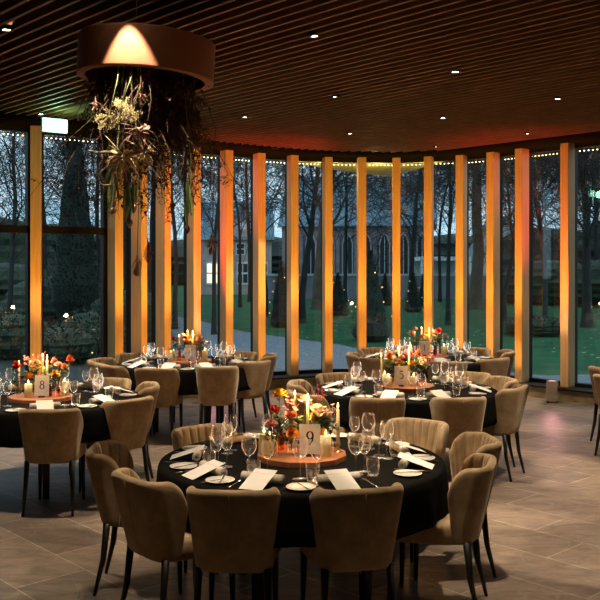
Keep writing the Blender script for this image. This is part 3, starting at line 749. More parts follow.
# (kind, colour, vase index, head dx, dy, height above the tray)
FLOW = {
 'nine': [('ruffle', 'red', 1, -.04, -.0, .235), ('rose', 'blush', 0, -.01, 0, .175), ('rose', 'yellow', 1, -.01, .01, .325), ('spray', 'pink', 2, -.0, .05, .26), ('rose', 'coral', 2, -.01, -.01, .215), ('rose', 'peach', 3, .0, -.0, .275),
          ('ruffle', 'yellow', 6, -.01, .03, .205), ('ruffle', 'orange', 2, .0, -.06, .125), ('rose', 'cream', 4, -.03, .0, .235), ('spray', 'blush', 5, -.01, .02, .23), ('spray', 'plum', 4, .0, .05, .32), ('rose', 'pink', 5, -.04, .04, .215), ('ruffle', 'orange', 6, .03, -.02, .12)],
 'five': [('ruffle', 'orange', 0, .01, 0, .26), ('spray', 'blush', 1, .0, 0, .26), ('ruffle', 'coral', 4, -.0, .0, .28), ('rose', 'pink', 3, .02, 0, .27), ('rose', 'peach', 4, .03, -.05, .22), ('spray', 'cream', 5, .02, .0, .2), ('rose', 'orange', 2, 0, 0, .2), ('spray', 'pink', 5, .07, .0, .24), ('rose', 'yellow', 6, -.03, .02, .19), ('rose', 'blush', 2, .02, .04, .24)],
 'one': [('ruffle', 'peach', 0, -.03, 0, .27), ('rose', 'pink', 1, -.02, 0, .31), ('rose', 'red', 5, -.02, .02, .29), ('spray', 'blush', 4, .01, 0, .26), ('rose', 'yellow', 6, .05, .02, .2), ('rose', 'cream', 5, .06, 0, .23), ('ruffle', 'orange', 3, 0, 0, .25), ('rose', 'coral', 2, -.02, 0, .22)],
 'eight': [('ruffle', 'red', 0, -.02, 0, .26), ('spray', 'blush', 1, 0, 0, .28), ('rose', 'peach', 2, .02, .02, .27), ('ruffle', 'pink', 3, .05, 0, .27), ('rose', 'blush', 4, .0, 0, .24), ('ruffle', 'coral', 4, .09, .02, .29), ('ruffle', 'peach', 5, .05, 0, .24), ('rose', 'orange', 2, -.03, -.03, .165), ('ruffle', 'yellow', 6, .04, 0, .18), ('spray', 'pink', 3, -.06, 0, .3)],
 'four': [('ruffle', 'red', 0, .0, 0, .24), ('spray', 'orange', 3, -.03, 0, .23), ('rose', 'orange', 2, .02, .02, .21), ('rose', 'pink', 4, 0, 0, .17), ('ruffle', 'peach', 5, -.03, .02, .24), ('spray', 'blush', 5, .04, 0, .18), ('rose', 'cream', 1, .04, 0, .27), ('rose', 'coral', 6, .0, .02, .2)],
}
CARDP = {'nine': (.047, -.10, .10), 'five': (-.055, -.11, -.12), 'one': (-.045, -.10, .1), 'eight': (.04, -.11, -.05), 'four': (.03, -.11, .05)}
for tb, (c, wh) in TABLES.items():
    zt = TZ + .0345; cx, cy = c
    if tb == 'eight': cy -= .1
    g = 'flowers on table ' + tb
    place(tray0, (cx, cy, TZ), 0, 'twelve-sided terracotta wooden tray in the middle of table %s' % tb, 'tray', 'centrepiece trays')
    tint = {'a': va, 'b': vb, 'c': vc}; tn = {'a': 'clear', 'b': 'amber', 'c': 'ruby red'}
    for nm, x, y, k in VPOS:
        place(tint[k], (cx + x, cy + y, zt), 0, '%s glass bud vase at the %s of the tray on table %s' % (tn[k], nm, tb), 'vase', 'bud vases on table ' + tb)
    number_card(tb, (cx + CARDP[tb][0], cy + CARDP[tb][1], zt), CARDP[tb][2])
    CND = [(pil_a, -.215, -.035, 'thick cream pillar candle at the left end of the tray on table %s'), (pil_a, .135, -.10, 'thick cream pillar candle at the right front of the tray on table %s'), (pil_b, -.185, .06, 'short pillar candle at the left rear of the tray on table %s'),
           (tap_a, .035, .06, 'tall lit taper candle at the middle of the tray on table %s'), (tap_a, -.04, .19, 'tall lit taper candle at the rear edge of the tray on table %s'), (tap_b, .21, .03, 'lit taper candle at the right end of the tray on table %s')]
    if tb == 'five': CND[0] = (pil_b, -.17, -.12, CND[0][3]); CND[1] = (pil_b, .06, -.09, CND[1][3]); CND[5] = (tap_b, -.22, .04, 'lit taper candle at the left end of the tray on table %s')
    if tb == 'eight': CND[0] = (pil_a, -.06, -.14, CND[0][3].replace('left end', 'centre front')); CND[1] = (pil_a, .2, .0, CND[1][3].replace('right front', 'right end')); CND[5] = (tap_b, -.2, .06, 'lit taper candle at the left end of the tray on table %s'); CND[2] = (pil_b, .16, .12, CND[2][3].replace('left rear', 'right rear'))
    if tb in ('one', 'four'): CND[0] = (pil_a, .19, -.09, CND[0][3].replace('left end', 'right end')); CND[1] = (pil_b, -.20, -.0, CND[1][3].replace('right front', 'left end')); CND[5] = (tap_b, -.13, .13, 'lit taper candle at the left rear of the tray on table %s')
    for p, x, y, lb in CND: place(p, (cx + x, cy + y, zt), R.uniform(0, 6), lb % tb, 'candle', 'candles on table ' + tb)
    l = bpy.data.lights.new('candle_glow', 'POINT'); l.energy = 4.2; l.color = (1, .5, .16); l.shadow_soft_size = .03
    lo = bpy.data.objects.new('candle_glow', l); COL.objects.link(lo); lo.location = (cx + .035, cy + .03, zt + .34)
    for kind, col, vi, dx, dy, h in FLOW[tb]:
        nm, x, y, k = VPOS[vi]
        put_flower(kind, col, (cx + x + dx, cy + y + dy, zt + h), (cx + x, cy + y, zt + .025), '%s %s in the %s bud vase on table %s' % (col, KN[kind], nm, tb), g, R.uniform(1.05, 1.35))
    for vi in range(7):
        nm, x, y, k = VPOS[vi]
        for q in range(3):
            put_sprig((cx + x + R.uniform(-.07, .07), cy + y + R.uniform(-.03, .06), zt + (.13, .18, .235)[q] + R.uniform(-.015, .015)), (cx + x + .003 * q, cy + y, zt + .03), '%s green leafy sprig in the %s bud vase on table %s' % (('shortest', 'middle', 'tallest')[q], nm, tb), g)

# ------------------------------------------------------------------ drum with hanging dried flowers
DC = Vector((-1.0, 5.7, 3.054)); DRr = .437; DH = .251
dr = empty('drum_pendant', DC, 0, 'large copper coloured drum hanging from the slatted ceiling', 'pendant')
dr.rotation_euler = (0, rad(3.2), 0)
b = MB(); b.lathe([(DRr - .055, 0), (DRr - .004, 0), (DRr, .004), (DRr, .01), (DRr, DH * .5), (DRr, DH - .01), (DRr, DH - .004), (DRr - .004, DH), (DRr - .02, DH), (DRr - .02, .012), (DRr - .055, .012), (DRr - .055, 0)], 72); b.build('shade', M['copper'], dr, True)
b = MB(); b.lathe([(0, DH * .7), (DRr - .021, DH * .7)], 48); b.build('inner_plate', M['drum_in'], dr)
for k in range(3):
    a = k * 2 * PI / 3 + .5; b = MB(); b.tube([(.38 * math.cos(a), .38 * math.sin(a), DH * .7), (.38 * math.cos(a), .38 * math.sin(a), CEIL - DC.z - .01)], .0025, 5); b.build('wire', M['wire'], dr)
HR = random.Random(21)
def droop(p0, L, spread, n=7, curl=0):
    p = Vector(p0); d = Vector((HR.uniform(-spread, spread), HR.uniform(-spread, spread), -1)).normalized(); pts = [p.copy()]
    for i in range(n):
        d = (d + Vector((HR.uniform(-.3, .3), HR.uniform(-.3, .3), -.12 + HR.uniform(-.15, .15) + curl * .15))).normalized(); p = p + d * L / n; pts.append(p.copy())
    return pts
tb_ = MB(); lf = MB(); bl = MB()
for k in range(560):
    r = .29 * math.sqrt(HR.random()); a = HR.uniform(0, 2 * PI); z0 = 3.2
    L = HR.uniform(.2, .62) if k < 300 else HR.uniform(.55, 1.1)
    pts = droop((DC.x + r * math.cos(a), DC.y + r * math.sin(a), z0), L, .35 if k < 300 else .2, 8)
    tb_.tube(pts, [.004 - .0028 * i / 8 for i in range(9)], 4, False)
    for q in range(5):
        i = HR.randrange(2, 9); p = pts[i]; d = Vector((HR.uniform(-1, 1), HR.uniform(-1, 1), HR.uniform(-.9, .4))).normalized(); e = p + d * HR.uniform(.05, .13); m_ = (p + e) / 2 + Vector((0, 0, .012))
        tb_.tube([p, m_, e], [.0016, .0012, .0007], 3, False)
        for w in range(5):
            dd = Vector((HR.uniform(-1, 1), HR.uniform(-1, 1), HR.uniform(-1, .5)))
            (lf if HR.random() < .7 else bl).leafblade(p.lerp(e, HR.uniform(.2, 1)), dd, (0, .3, 1), HR.uniform(.012, .045), HR.uniform(.006, .016))
hf = empty('hanging_foliage', (DC.x, DC.y, 2.4), 0, 'dark dense mass of dried twigs and foliage hanging out of the copper drum', 'dried foliage', kind='stuff')
def under(mb, name, mat):
    o = mb.build(name, M[mat], hf, False); o.location = -Vector((DC.x, DC.y, 2.4)); return o
under(tb_, 'twigs', 'twig'); under(lf, 'dried_leaves', 'twig'); under(bl, 'burgundy_leaves', 'burg')
def hang(px, py, dd): return atxy(px, py, dd)
def stemup(b, p, ty=None):
    t = Vector((DC.x + (p.x - DC.x) * .75, DC.y + (p.y - DC.y) * .6, 3.19)); m_ = (p + t) / 2 + Vector((HR.uniform(-.05, .05), HR.uniform(-.04, .04), 0)); b.tube([p, m_, t], .003, 5)
def umbel(px, py, dd, size, label):
    p = hang(px, py, dd); o = empty('umbel_flower', p, 0, label, 'dried flower', 'dried flowers hanging from the drum')
    b = MB(); stemup(b, p); s = b.build('stalk', M['tulip_leaf'], o, True); s.location = -p
    b = MB()
    for k in range(34):
        d = Vector((HR.uniform(-1, 1), HR.uniform(-.9, .4), HR.uniform(-1, .35))).normalized(); e = d * size * HR.uniform(.7, 1.05); b.tube([(0, 0, 0), e * .5 + Vector((0, 0, .004)), e], .0011, 3, False)
        for q in range(7):
            c_ = e + Vector((HR.uniform(-1, 1), HR.uniform(-1, 1), HR.uniform(-1, 1))) * .014; b.tube([e * .9, c_], .0006, 3, False); b.quad(c_, (.0024, 0, .001), (0, .001, .0024))
    b.build('floret_head', M['umbel'], o)
umbel(109, 116, 5.2, .085, 'broad cream umbel flower highest at the left under the copper drum')
umbel(132, 112, 5.2, .06, 'cream umbel flower beside a pink blossom under the copper drum')
umbel(122, 103, 5.22, .045, 'small cream umbel flower closest to the copper drum')
def blossom(px, py, dd, size, label, mat, n=26):
    p = hang(px, py, dd); o = empty('curly_blossom', p, 0, label, 'dried flower', 'dried flowers hanging from the drum')
    b = MB(); stemup(b, p); s = b.build('stalk', M['twig'], o, True); s.location = -p
    b = MB()
    for k in range(n):
        d = Vector((HR.uniform(-1, 1), HR.uniform(-1, .3), HR.uniform(-.8, .7))).normalized(); pts = [Vector((0, 0, 0))]; L = size * HR.uniform(.5, 1.5)
        tw = Vector((HR.uniform(-1, 1), HR.uniform(-1, 1), HR.uniform(-1.3, .2)))
        for i in range(6): d = (d + tw * .28).normalized(); pts.append(pts[-1] + d * L / 6)
        b.tube(pts, [.0052, .005, .0045, .0038, .003, .0022, .0012], 4)
    for k in range(16):
        a = HR.uniform(0, 2 * PI); petal(b, (0, 0, 0), Vector((math.cos(a), math.sin(a) - .3, .2)).normalized(), Vector((math.cos(a) * .8, math.sin(a) * .6 - .4, HR.uniform(-.8, .5))).normalized(), size * .55, size * .12, size * .1)
    b.build('curling_petals', M[mat], o, True)
blossom(124, 156, 5.14, .13, 'large pale curling dried blossom at the centre of the hanging bouquet', 'dried', 44)
blossom(139, 131, 5.15, .11, 'mauve and straw curling dried blossom above the pale one', 'mauve', 36)
blossom(143, 153, 5.15, .10, 'straw coloured curling blossom right of the large pale one', 'dried', 34)
blossom(96, 104, 5.35, .04, 'dusky pink dried blossom at the left edge of the hanging bouquet', 'mauve', 16)
blossom(143, 96, 5.25, .032, 'small pink tipped dried blossom just below the drum rim', 'plume', 16)
for pxs, lab in (([(126, 160), (116, 163), (103, 168), (97, 178), (103, 186), (112, 184)], 'long pale root curling down to the left of the bouquet'), ([(120, 152), (108, 151), (98, 152), (88, 150)], 'straight pale root sticking out to the left of the bouquet'), ([(145, 160), (152, 168), (160, 178)], 'short pale root arching down to the right of the bouquet')):
    p0 = atxy(*pxs[0], 5.15); o = empty('dried_root', p0, 0, lab, 'dried root', 'dried flowers hanging from the drum')
    b = MB(); pts = [atxy(x, y, 5.15 - .008 * i) - p0 for i, (x, y) in enumerate(pxs)]
    for _ in range(3):                                    # corner cutting rounds the strand
        pts = [pts[0]] + [q for a_, b_ in zip(pts, pts[1:]) for q in (a_ * .75 + b_ * .25, a_ * .25 + b_ * .75)] + [pts[-1]]
    m_ = len(pts)
    b.tube(pts, [.006 - .004 * i / (m_ - 1) for i in range(m_)], 6); b.build('root_strand', M['dried'], o, True)
    b = MB(); stemup(b, p0); s_ = b.build('stalk', M['twig'], o, True); s_.location = -p0
def tulip(px, py0, py1, dd, label, bud):
    top = atxy(px + 4, py0, dd); p = atxy(px, py1, dd); o = empty('hanging_tulip', p, 0, label, 'tulip', 'tulips hanging upside down from the drum')
    b = MB(); t2 = Vector((DC.x + (top.x - DC.x) * .8, DC.y - .25, 3.19)); b.tube([p, (p + top) / 2 + Vector((.01, 0, 0)), top, t2], .0035, 6); s_ = b.build('stalk', M['tulip_leaf'], o, True); s_.location = -p
    b = MB(); L = (top - p).length
    for k in range(3): b.leafblade(Vector((0, 0, L * (.75 - .12 * k))), (HR.uniform(-.3, .3), -.2, -1), (1 if k % 2 else -1, .5, 0), L * .6, .05)
    b.build('leaf', M['tulip_leaf'], o, True)
    b = MB(); b.lathe([(0, -.05), (.008, -.046), (.017, -.03), (.019, -.014), (.012, .0), (0, .004)], 10); b.build('bud', M[bud], o, True)
tulip(113, 150, 208, 5.3, 'white tulip hanging upside down at the left of the bouquet', 'cream')
tulip(130, 170, 220, 5.3, 'tulip with pale pink bud hanging lowest at the centre', 'blush')
tulip(187, 160, 226, 5.45, 'tulip with drooping green leaves hanging at the right of the bouquet', 'plum')
tulip(134, 172, 205, 5.45, 'white tulip with broad green leaves hanging behind the lowest bud', 'cream')
def plume(px, py, dd, s, label):
    p = atxy(px, py, dd); o = empty('feathery_plume', p, 0, label, 'dried plume', 'feathery plumes hanging from the drum')
    b = MB(); b.tube([p, Vector((p.x + HR.uniform(-.03, .03), p.y + .05, 2.75)), Vector((DC.x + (p.x - DC.x) * .7, DC.y, 3.19))], .0025, 5); s_ = b.build('stalk', M['twig'], o, True); s_.location = -p
    b = MB()
    for k in range(46):
        z = HR.uniform(-s, s * .6); a = HR.uniform(0, 2 * PI); rr = s * .55 * (1 - abs(z) / s * .5); e = Vector((math.cos(a) * rr, math.sin(a) * rr, z - .03)); b.tube([(0, 0, z + .02), e], .0014, 3, False)
        b.leafblade(e * .8, e, (0, 0, 1), .028, .007)
    b.build('feathers', M['plume'], o)
plume(137, 262, 5.6, .055, 'dusty pink feathery plume hanging lowest at the centre')
plume(212, 240, 5.75, .07, 'reddish brown feathery plume hanging at the right')
plume(148, 250, 5.7, .05, 'brown feathery plume before a glowing timber post')
plume(188, 128, 5.5, .05, 'dark red feathery plume in the upper right of the bouquet')

# ------------------------------------------------------------------ outside
GZ = -.03
b = MB(); b.box((0, 70, GZ - .05), (240, 150, .1)); o = b.build('lawn', M['lawn']); tag(o, kind='structure')
# cut: the building floor stands above the lawn (floor slab hides it)
pth = [(-14, 12), (-4.5, 10.2)] + [tuple(p) for p in ring(.3)] + [(8, 9), (10, 13), (5.2, 15.2), (4.2, 15.0), (2.9, 16.2), (2.0, 18.0), (.9, 21.0), (-.4, 23.0), (-1.6, 25), (-3.8, 31), (-8, 40), (-16, 40)]
b = MB(); b.prism(pth, GZ - .02, GZ + .015); tag(b.build('path', M['path']), kind='structure')
b = MB(); b.prism([(-30, 11), (-4.6, 11), (-3.6, 12.2), (-3.0, 13.5), (-3.6, 20), (-5, 33), (-30, 33)], GZ - .02, GZ + .03); tag(b.build('planting_bed_ground', M['soil']), kind='structure')
# roof overhang with light string
ov = [tuple(off(i, .3)) for i in range(7, 15)] + [tuple(at(x, 1496 / (HZ - y)).to_2d()) for x, y in ((447, 161), (425, 167), (410, 171), (395, 175.5), (390, 176), (375, 175), (360, 173), (334, 170), (322, 168), (298, 163))]
b = MB(); b.prism(ov, CEIL, CEIL + .25); tag(b.build('roof_overhang', M['soffit']), kind='structure')
def light_string(i0, i1, label):
    pts = []; 
    for i in range(i0, i1):
        a, c_ = off(i, .42), off(i + 1, .42)
        n_ = max(2, int((c_ - a).length / .06))
        for k in range(n_): q = a.lerp(c_, k / n_); pts.append(Vector((q.x, q.y, CEIL - .075)))
    o = empty('light_string', pts[0], 0, label, 'light string', 'light strings outside the glass')
    b = MB(); b.tube([p - pts[0] + Vector((0, 0, .015)) for p in pts], .006, 4); b.build('cable', M['black_metal'], o)
    b = MB()
    for p in pts: b.lathe([(0, -.008), (.009, -.003), (.009, .003), (0, .007)], 6, p - pts[0])
    b.build('bulbs', M['led'], o)['kind'] = 'stuff'
light_string(0, 6, 'row of small warm bulbs under the eaves outside the left hand windows')
light_string(6, 14, 'row of small warm bulbs under the olive eaves outside the middle windows')
light_string(14, 18, 'row of small warm bulbs under the eaves outside the right hand windows')
for x, y in ((.4, 14.35), (1.3, 14.6), (2.1, 14.3)):
    l = bpy.data.lights.new('light_string_glow', 'POINT'); l.energy = 9; l.color = (1, .75, .22); l.shadow_soft_size = .1
    lo = bpy.data.objects.new('light_string_glow', l); COL.objects.link(lo); lo.location = (x, y, CEIL - .28)

def tree(px, D, H, r0, label, seed, lean=0.0, bark='bark', spread=.9, depth=4, first=.35, dens=1.0):
    rg = random.Random(seed); base = at(px, D, GZ); o = empty('bare_tree', base, 0, label, 'tree', 'bare trees in the garden')
    tk = MB(); br = MB()
    def grow(p, d, L, r, lev):
        n_ = 5 if lev < 2 else 3; pts = [p.copy()]; q = p.copy(); dd = d.copy()
        for i in range(n_):
            wob = .12 + .12 * min(lev, 2)
            dd = (dd + Vector((rg.uniform(-wob, wob), rg.uniform(-wob, wob), rg.uniform(-wob, wob) + (.03 if lev else .08)))).normalized(); q = q + dd * L / n_; pts.append(q.copy())
        r1 = r * (.55 if lev == 0 else .35)
        (tk if lev == 0 else br).tube(pts, [r + (r1 - r) * i / n_ for i in range(n_ + 1)], 8 if lev == 0 else (5 if lev == 1 else 3), False)
        if lev >= depth: return
        nc = [9, 6, 5, 4, 3, 3][lev]; nc = max(2, int(nc * dens))
        for k in range(nc):
            f = (first if lev == 0 else .2) + (1 - (first if lev == 0 else .2)) * (k + rg.random()) / nc; f = min(.999, f)
            i = min(n_ - 1, int(f * n_)); pp = pts[i].lerp(pts[i + 1], f * n_ - i); ax = (pts[i + 1] - pts[i]).normalized()
            a = rg.uniform(0, 2 * PI); u = ax.orthogonal().normalized(); w = ax.cross(u); sp = spread * rg.uniform(.6, 1.15)
            nd = (ax * math.cos(sp) + (u * math.cos(a) + w * math.sin(a)) * math.sin(sp)).normalized()
            grow(pp, nd, L * rg.uniform(.5, .78) * (1.0 if lev else (1.05 - .4 * f)), max(.002 + .00024 * D, r * (.42 if lev else .4) * (1 - .4 * f)), lev + 1)
    # root flare
    tk.lathe([(r0 * 1.7, -.1), (r0 * 1.35, .15), (r0 * 1.08, .6), (r0, 1.0)], 10)
    grow(Vector((0, 0, .9)), Vector((lean, rg.uniform(-.05, .05), 1)).normalized(), H, r0, 0)
    tk.build('trunk', M[bark], o, True); br.build('branches', M[bark], o, False)
    return o
tree(318, 38, 7, .24, 'bare tree with thick pale trunk before the church, left of the cone shrub', 1, bark='bark_pale', first=.3)
tree(302, 29, 5, .11, 'slender dark bare tree beside the thick pale trunk', 2, first=.3)
tree(214, 24, 4.5, .06, 'bare tree spreading branches before the lit house at left', 3, first=.3)
tree(266, 33, 6, .08, 'bare tree behind the dark pointed evergreens', 4, first=.25)
tree(411, 44, 7.5, .13, 'thin bare tree rising past the right end of the church', 5, first=.25)
tree(476, 38, 8, .27, 'large bare tree with thick straight trunk right of the church', 6, bark='bark_pale', first=.33)
tree(448, 28, 5, .07, 'bare tree with drooping dark branches left of the thick straight trunk', 7, first=.25, lean=.1)
tree(504, 30, 5.5, .08, 'leaning bare tree before the white gable house', 8, lean=.12, first=.25)
tree(545, 26, 5, .08, 'dense bare tree seen between two right hand posts', 9, first=.15, dens=1.25)
tree(587, 27, 5.5, .15, 'bare tree with dark trunk at the right edge of the picture', 10, first=.15, dens=1.25)
tree(10, 22, 4.5, .07, 'bare tree seen through the leftmost glass door', 11, first=.15, dens=1.1)
tree(98, 27, 5.5, .08, 'bare tree behind the dark evergreen at left', 12, first=.15)
tree(175, 26, 5, .07, 'bare tree behind the timber posts at left', 13, first=.2)
tree(345, 46, 7, .1, 'small bare tree close to the church wall', 14, first=.3)
tree(570, 45, 7, .12, 'distant bare tree between the right hand windows', 15, first=.15, dens=1.2)

TREES = [o for o in bpy.data.objects if o.name.startswith('bare_tree') and o.parent is None]
def tree_copy(k, px, D, sc_, rz, label):
    o = copy_tree(TREES[k]); o.location = at(px, D, GZ); o.rotation_euler.z = rz; o.scale = (sc_,) * 3; tag(o, label)
for k, px, D, sc_, rz, lb in ((8, 530, 34, 1.0, 1, 'dense bare tree behind the post left of the chrome uplighter'), (9, 612, 36, 1.0, 2, 'bare tree at the far right edge, behind the dark trunk'), (7, 520, 52, 1.3, 4, 'distant bare tree right of the white gable house'),
                         (14, 600, 55, 1.4, 1, 'distant tall bare tree at the right edge'), (10, -8, 30, 1.1, 2, 'bare tree at the left edge behind the glass door'), (12, 45, 40, 1.2, 1, 'distant bare tree between the door posts'), (11, 150, 40, 1.2, 5, 'distant bare tree behind the left group of posts'),
                         (2, 240, 40, 1.2, 3, 'bare tree rising behind the brick house'), (3, 250, 46, 1.3, 1, 'tall bare tree right of the brick house'), (6, 440, 46, 1.2, 2, 'bare tree beside the pale carport'), (13, 430, 60, 1.1, 3, 'bare tree at the end of the church')):
    tree_copy(k, px, D, sc_, rz, lb)

def evergreen(px, py_base, D, H, r, label, seed, name='cone_shrub', cat='shrub', mat='evergreen', group='dark cone shaped evergreens', prof=None, nl=1500, lsz=.05):
    rg = random.Random(seed); base = at(px, D, GZ); o = empty(name, base, 0, label, cat, group)
    prof = prof or (lambda q: (1 - q) ** .8 * (1 if q > .06 else .7))
    b = MB(); rows = []
    b.lathe([(0.001, 0)] + [(max(.005, r * (.62 if name == 'evergreen_tree' else .9) * prof(q / 14) * rg.uniform(.9, 1.05)), H * q / 14) for q in range(14)] + [(0, H)], 18)
    for k in range(nl):
        q = rg.random() ** 1.2; a = rg.uniform(0, 2 * PI); rr = r * prof(q) * rg.uniform(.85 if name != 'evergreen_tree' else .55, 1.12 if name != 'evergreen_tree' else 1.3); p = Vector((rr * math.cos(a), rr * math.sin(a), H * q))
        d = Vector((math.cos(a), math.sin(a), rg.uniform(-.3, 1.2))); b.leafblade(p, d, (0, 0, 1), lsz * rg.uniform(1, 2.4), lsz * .5)
    b.build('needles', M[mat], o); 
    b = MB(); b.tube([(0, 0, -.05), (0, 0, H * .3)], r * .08, 6); b.build('trunk', M['bark'], o)
    return base
evergreen(371, 341, 22, 2.25, .55, 'largest cone shaped evergreen on the lawn before the church', 1)
evergreen(338, 316, 33, 1.6, .45, 'cone shaped evergreen left of the largest one', 2)
evergreen(413, 312, 36, 1.6, .42, 'cone shaped evergreen right of the largest one', 3)
evergreen(281, 330, 27, 2.0, .42, 'left dark pointed evergreen with glowing lights between posts', 4)
evergreen(288, 326, 29, 2.1, .4, 'right dark pointed evergreen behind the lit one', 5)
evergreen(385, 305, 42, 1.5, .4, 'small distant cone evergreen behind the largest one', 6)
evergreen(424, 305, 42, 1.5, .4, 'small distant cone evergreen half hidden by a post', 7)
evergreen(75, 330, 24, 6.4, 1.25, 'tall dark evergreen tree behind the glass door', 8, 'evergreen_tree', 'tree', group='dark evergreens at left', nl=11000, lsz=.06, prof=lambda q: (1 - q) ** .85 * (1 if q > .1 else .6) )
evergreen(125, 330, 30, 6, 1.1, 'dark evergreen tree behind the left timber posts', 9, 'evergreen_tree', 'tree', group='dark evergreens at left', nl=4000, lsz=.07, prof=lambda q: (1 - q) ** .6 * (1 if q > .1 else .6))
def bush(px, D, H, r, label, seed, mat='shrub', group='bushes in the garden'):
    evergreen(px, 0, D, H, r, label, seed, 'garden_bush', 'bush', mat, group, lambda q: math.sqrt(max(0, 1 - (2 * q - .8) ** 2 / 1.5)) , 1400, .06)
for k, (px, D, H, r, lb) in enumerate([(15, 18, .9, .9, 'low dark bush outside the leftmost glass door'), (60, 17, .7, .8, 'low dark bush outside the glass door, left of two'), (92, 19, .9, .9, 'low dark bush outside the glass door, right of two'), (60, 27, 1.6, 2.0, 'broad dark bush under the tall evergreen'),
                                          (130, 22, 1.3, 1.2, 'dark bush behind the left timber posts'), (548, 44, 2.2, 3.0, 'broad dark bush far behind the right hand posts'), (600, 42, 2.2, 3.0, 'broad dark bush at the far right edge'), (540, 60, 4.6, 4.0, 'tall dark thicket far behind the chrome uplighter'), (625, 58, 5.0, 4.5, 'tall dark thicket at the far right edge'), (-40, 85, 5.2, 8, 'distant dark treeline beyond the leftmost door'), (100, 88, 5.0, 8, 'distant dark treeline beyond the evergreen'), (200, 90, 4.8, 7, 'distant dark treeline left of the brick house'), (268, 90, 5.0, 5, 'distant dark treeline between house and church'), (452, 90, 5.2, 6, 'distant dark treeline behind the carport'), (520, 86, 5.4, 6, 'distant dark treeline behind the white house'), (590, 88, 5.6, 7, 'distant dark treeline behind the right hand posts'), (-5, 48, 4.6, 4.0, 'tall dark thicket at the far left edge'), (52, 52, 4.4, 4.0, 'tall dark thicket behind the glass door'), (535, 24, .5, .9, 'low green bush on the lawn between right hand posts'),
                                          (5, 30, 2.0, 2.4, 'broad dark bush behind the leftmost door')]):
    bush(px, D, H, r, lb, 40 + k, 'shrub' if D < 50 else 'evergreen')
def fairy(px, D, H, r, label, n=14, seed=0):
    rg = random.Random(seed + 77); base = at(px, D, GZ); o = empty('fairy_lights', base, 0, label, 'fairy lights', 'fairy lights on the garden shrubs'); b = MB(); w = MB(); pp = None; pts = []
    for k in range(n):
        q = .12 + .75 * k / n; a = k * 2.0 + rg.uniform(-.3, .3); rr = r * (1 - q) ** .8 * 1.1 + .03; p = Vector((rr * math.cos(a), rr * math.sin(a), H * q)); pts.append(p); b.lathe([(0, -.018), (.018, 0), (0, .018)], 6, p)
    w.tube(pts, .004, 3); w.build('cable', M['black_metal'], o); b.build('bulbs', M['fairy'], o)['kind'] = 'stuff'
fairy(371, 22, 2.25, .58, 'string of warm fairy lights around the largest cone shrub', 14, 1)
fairy(281, 27, 2.0, .45, 'string of warm fairy lights around the left pointed evergreen', 14, 2)
fairy(338, 33, 1.6, .48, 'string of warm fairy lights around the cone shrub left of the largest', 9, 3)
fairy(60, 17, .75, .85, 'string of warm fairy lights on the low bush outside the glass door', 12, 4)
fairy(413, 36, 1.6, .45, 'string of warm fairy lights around the cone shrub right of the largest', 9, 5)
# fallen leaves
b = MB(); rg = random.Random(4)
for k in range(420):
    px = rg.uniform(230, 600); D = rg.uniform(17, 42); p = at(px, D, GZ + .02); a = rg.uniform(0, 6); s = rg.uniform(.02, .07); b.add([p + Vector((math.cos(a) * s, math.sin(a) * s, .004)), p + Vector((-math.sin(a) * s * .5, math.cos(a) * s * .5, .012)), p - Vector((math.cos(a) * s, math.sin(a) * s, -.004)), p + Vector((math.sin(a) * s * .5, -math.cos(a) * s * .5, .002))], [(0, 1, 2, 3)])
tag(b.build('fallen_leaves', M['fallen']), 'pale fallen leaves scattered over the green lawn', 'leaves', kind='stuff')

# church
def church():
    o = empty('church', (0, 72, GZ), rad(-8), 'long brick church with blue slate roof and pointed windows beyond the lawn', 'church')
    x0, x1, ze, zr, wd = -1.5, 10.8, 5.3, 9.6, 9.0
    b = MB(); b.box(((x0 + x1) / 2, wd / 2, ze / 2), (x1 - x0, wd, ze)); b.build('nave_wall', M['church'], o)
    b = MB(); b.add([(x0 - .3, -.4, ze - .2), (x1 + .3, -.4, ze - .2), (x1 + .3, wd / 2, zr), (x0 - .3, wd / 2, zr), (x0 - .3, wd + .4, ze - .2), (x1 + .3, wd + .4, ze - .2)], [(0, 1, 2, 3), (3, 2, 5, 4), (0, 3, 4), (1, 5, 2), (0, 4, 5, 1)]); b.build('roof', M['roofslate'], o)
    for k in range(8):
        x = x0 + .9 + k * 1.5
        w = MB(); pr = [(-.34, 1.2), (.34, 1.2), (.34, 3.6), (.2, 4.1), (0, 4.4), (-.2, 4.1), (-.34, 3.6)]
        w.add([(x + a, -.06, z) for a, z in pr] + [(x + a, .02, z) for a, z in pr], [(0, 1, 2, 3, 4, 5, 6)] + [(i, i + 7, (i + 1) % 7 + 7, (i + 1) % 7) for i in range(7)]); wo = w.build('window', M['darkglass'], o)
        t = MB(); out = [(a * 1.25, z + (.12 if z > 2 else -.1)) for a, z in pr]; t.tube([(x + a, -.08, z) for a, z in out + [out[0]]], .07, 4); t.tube([(x, -.09, 1.2), (x, -.09, 4.3)], .045, 4); t.build('tracery', M['tracery'], wo)
        bt = MB(); bt.box((x + .75, -.3, 2.2), (.3, .6, 4.4)); bt.build('buttress', M['church'], o)
church()
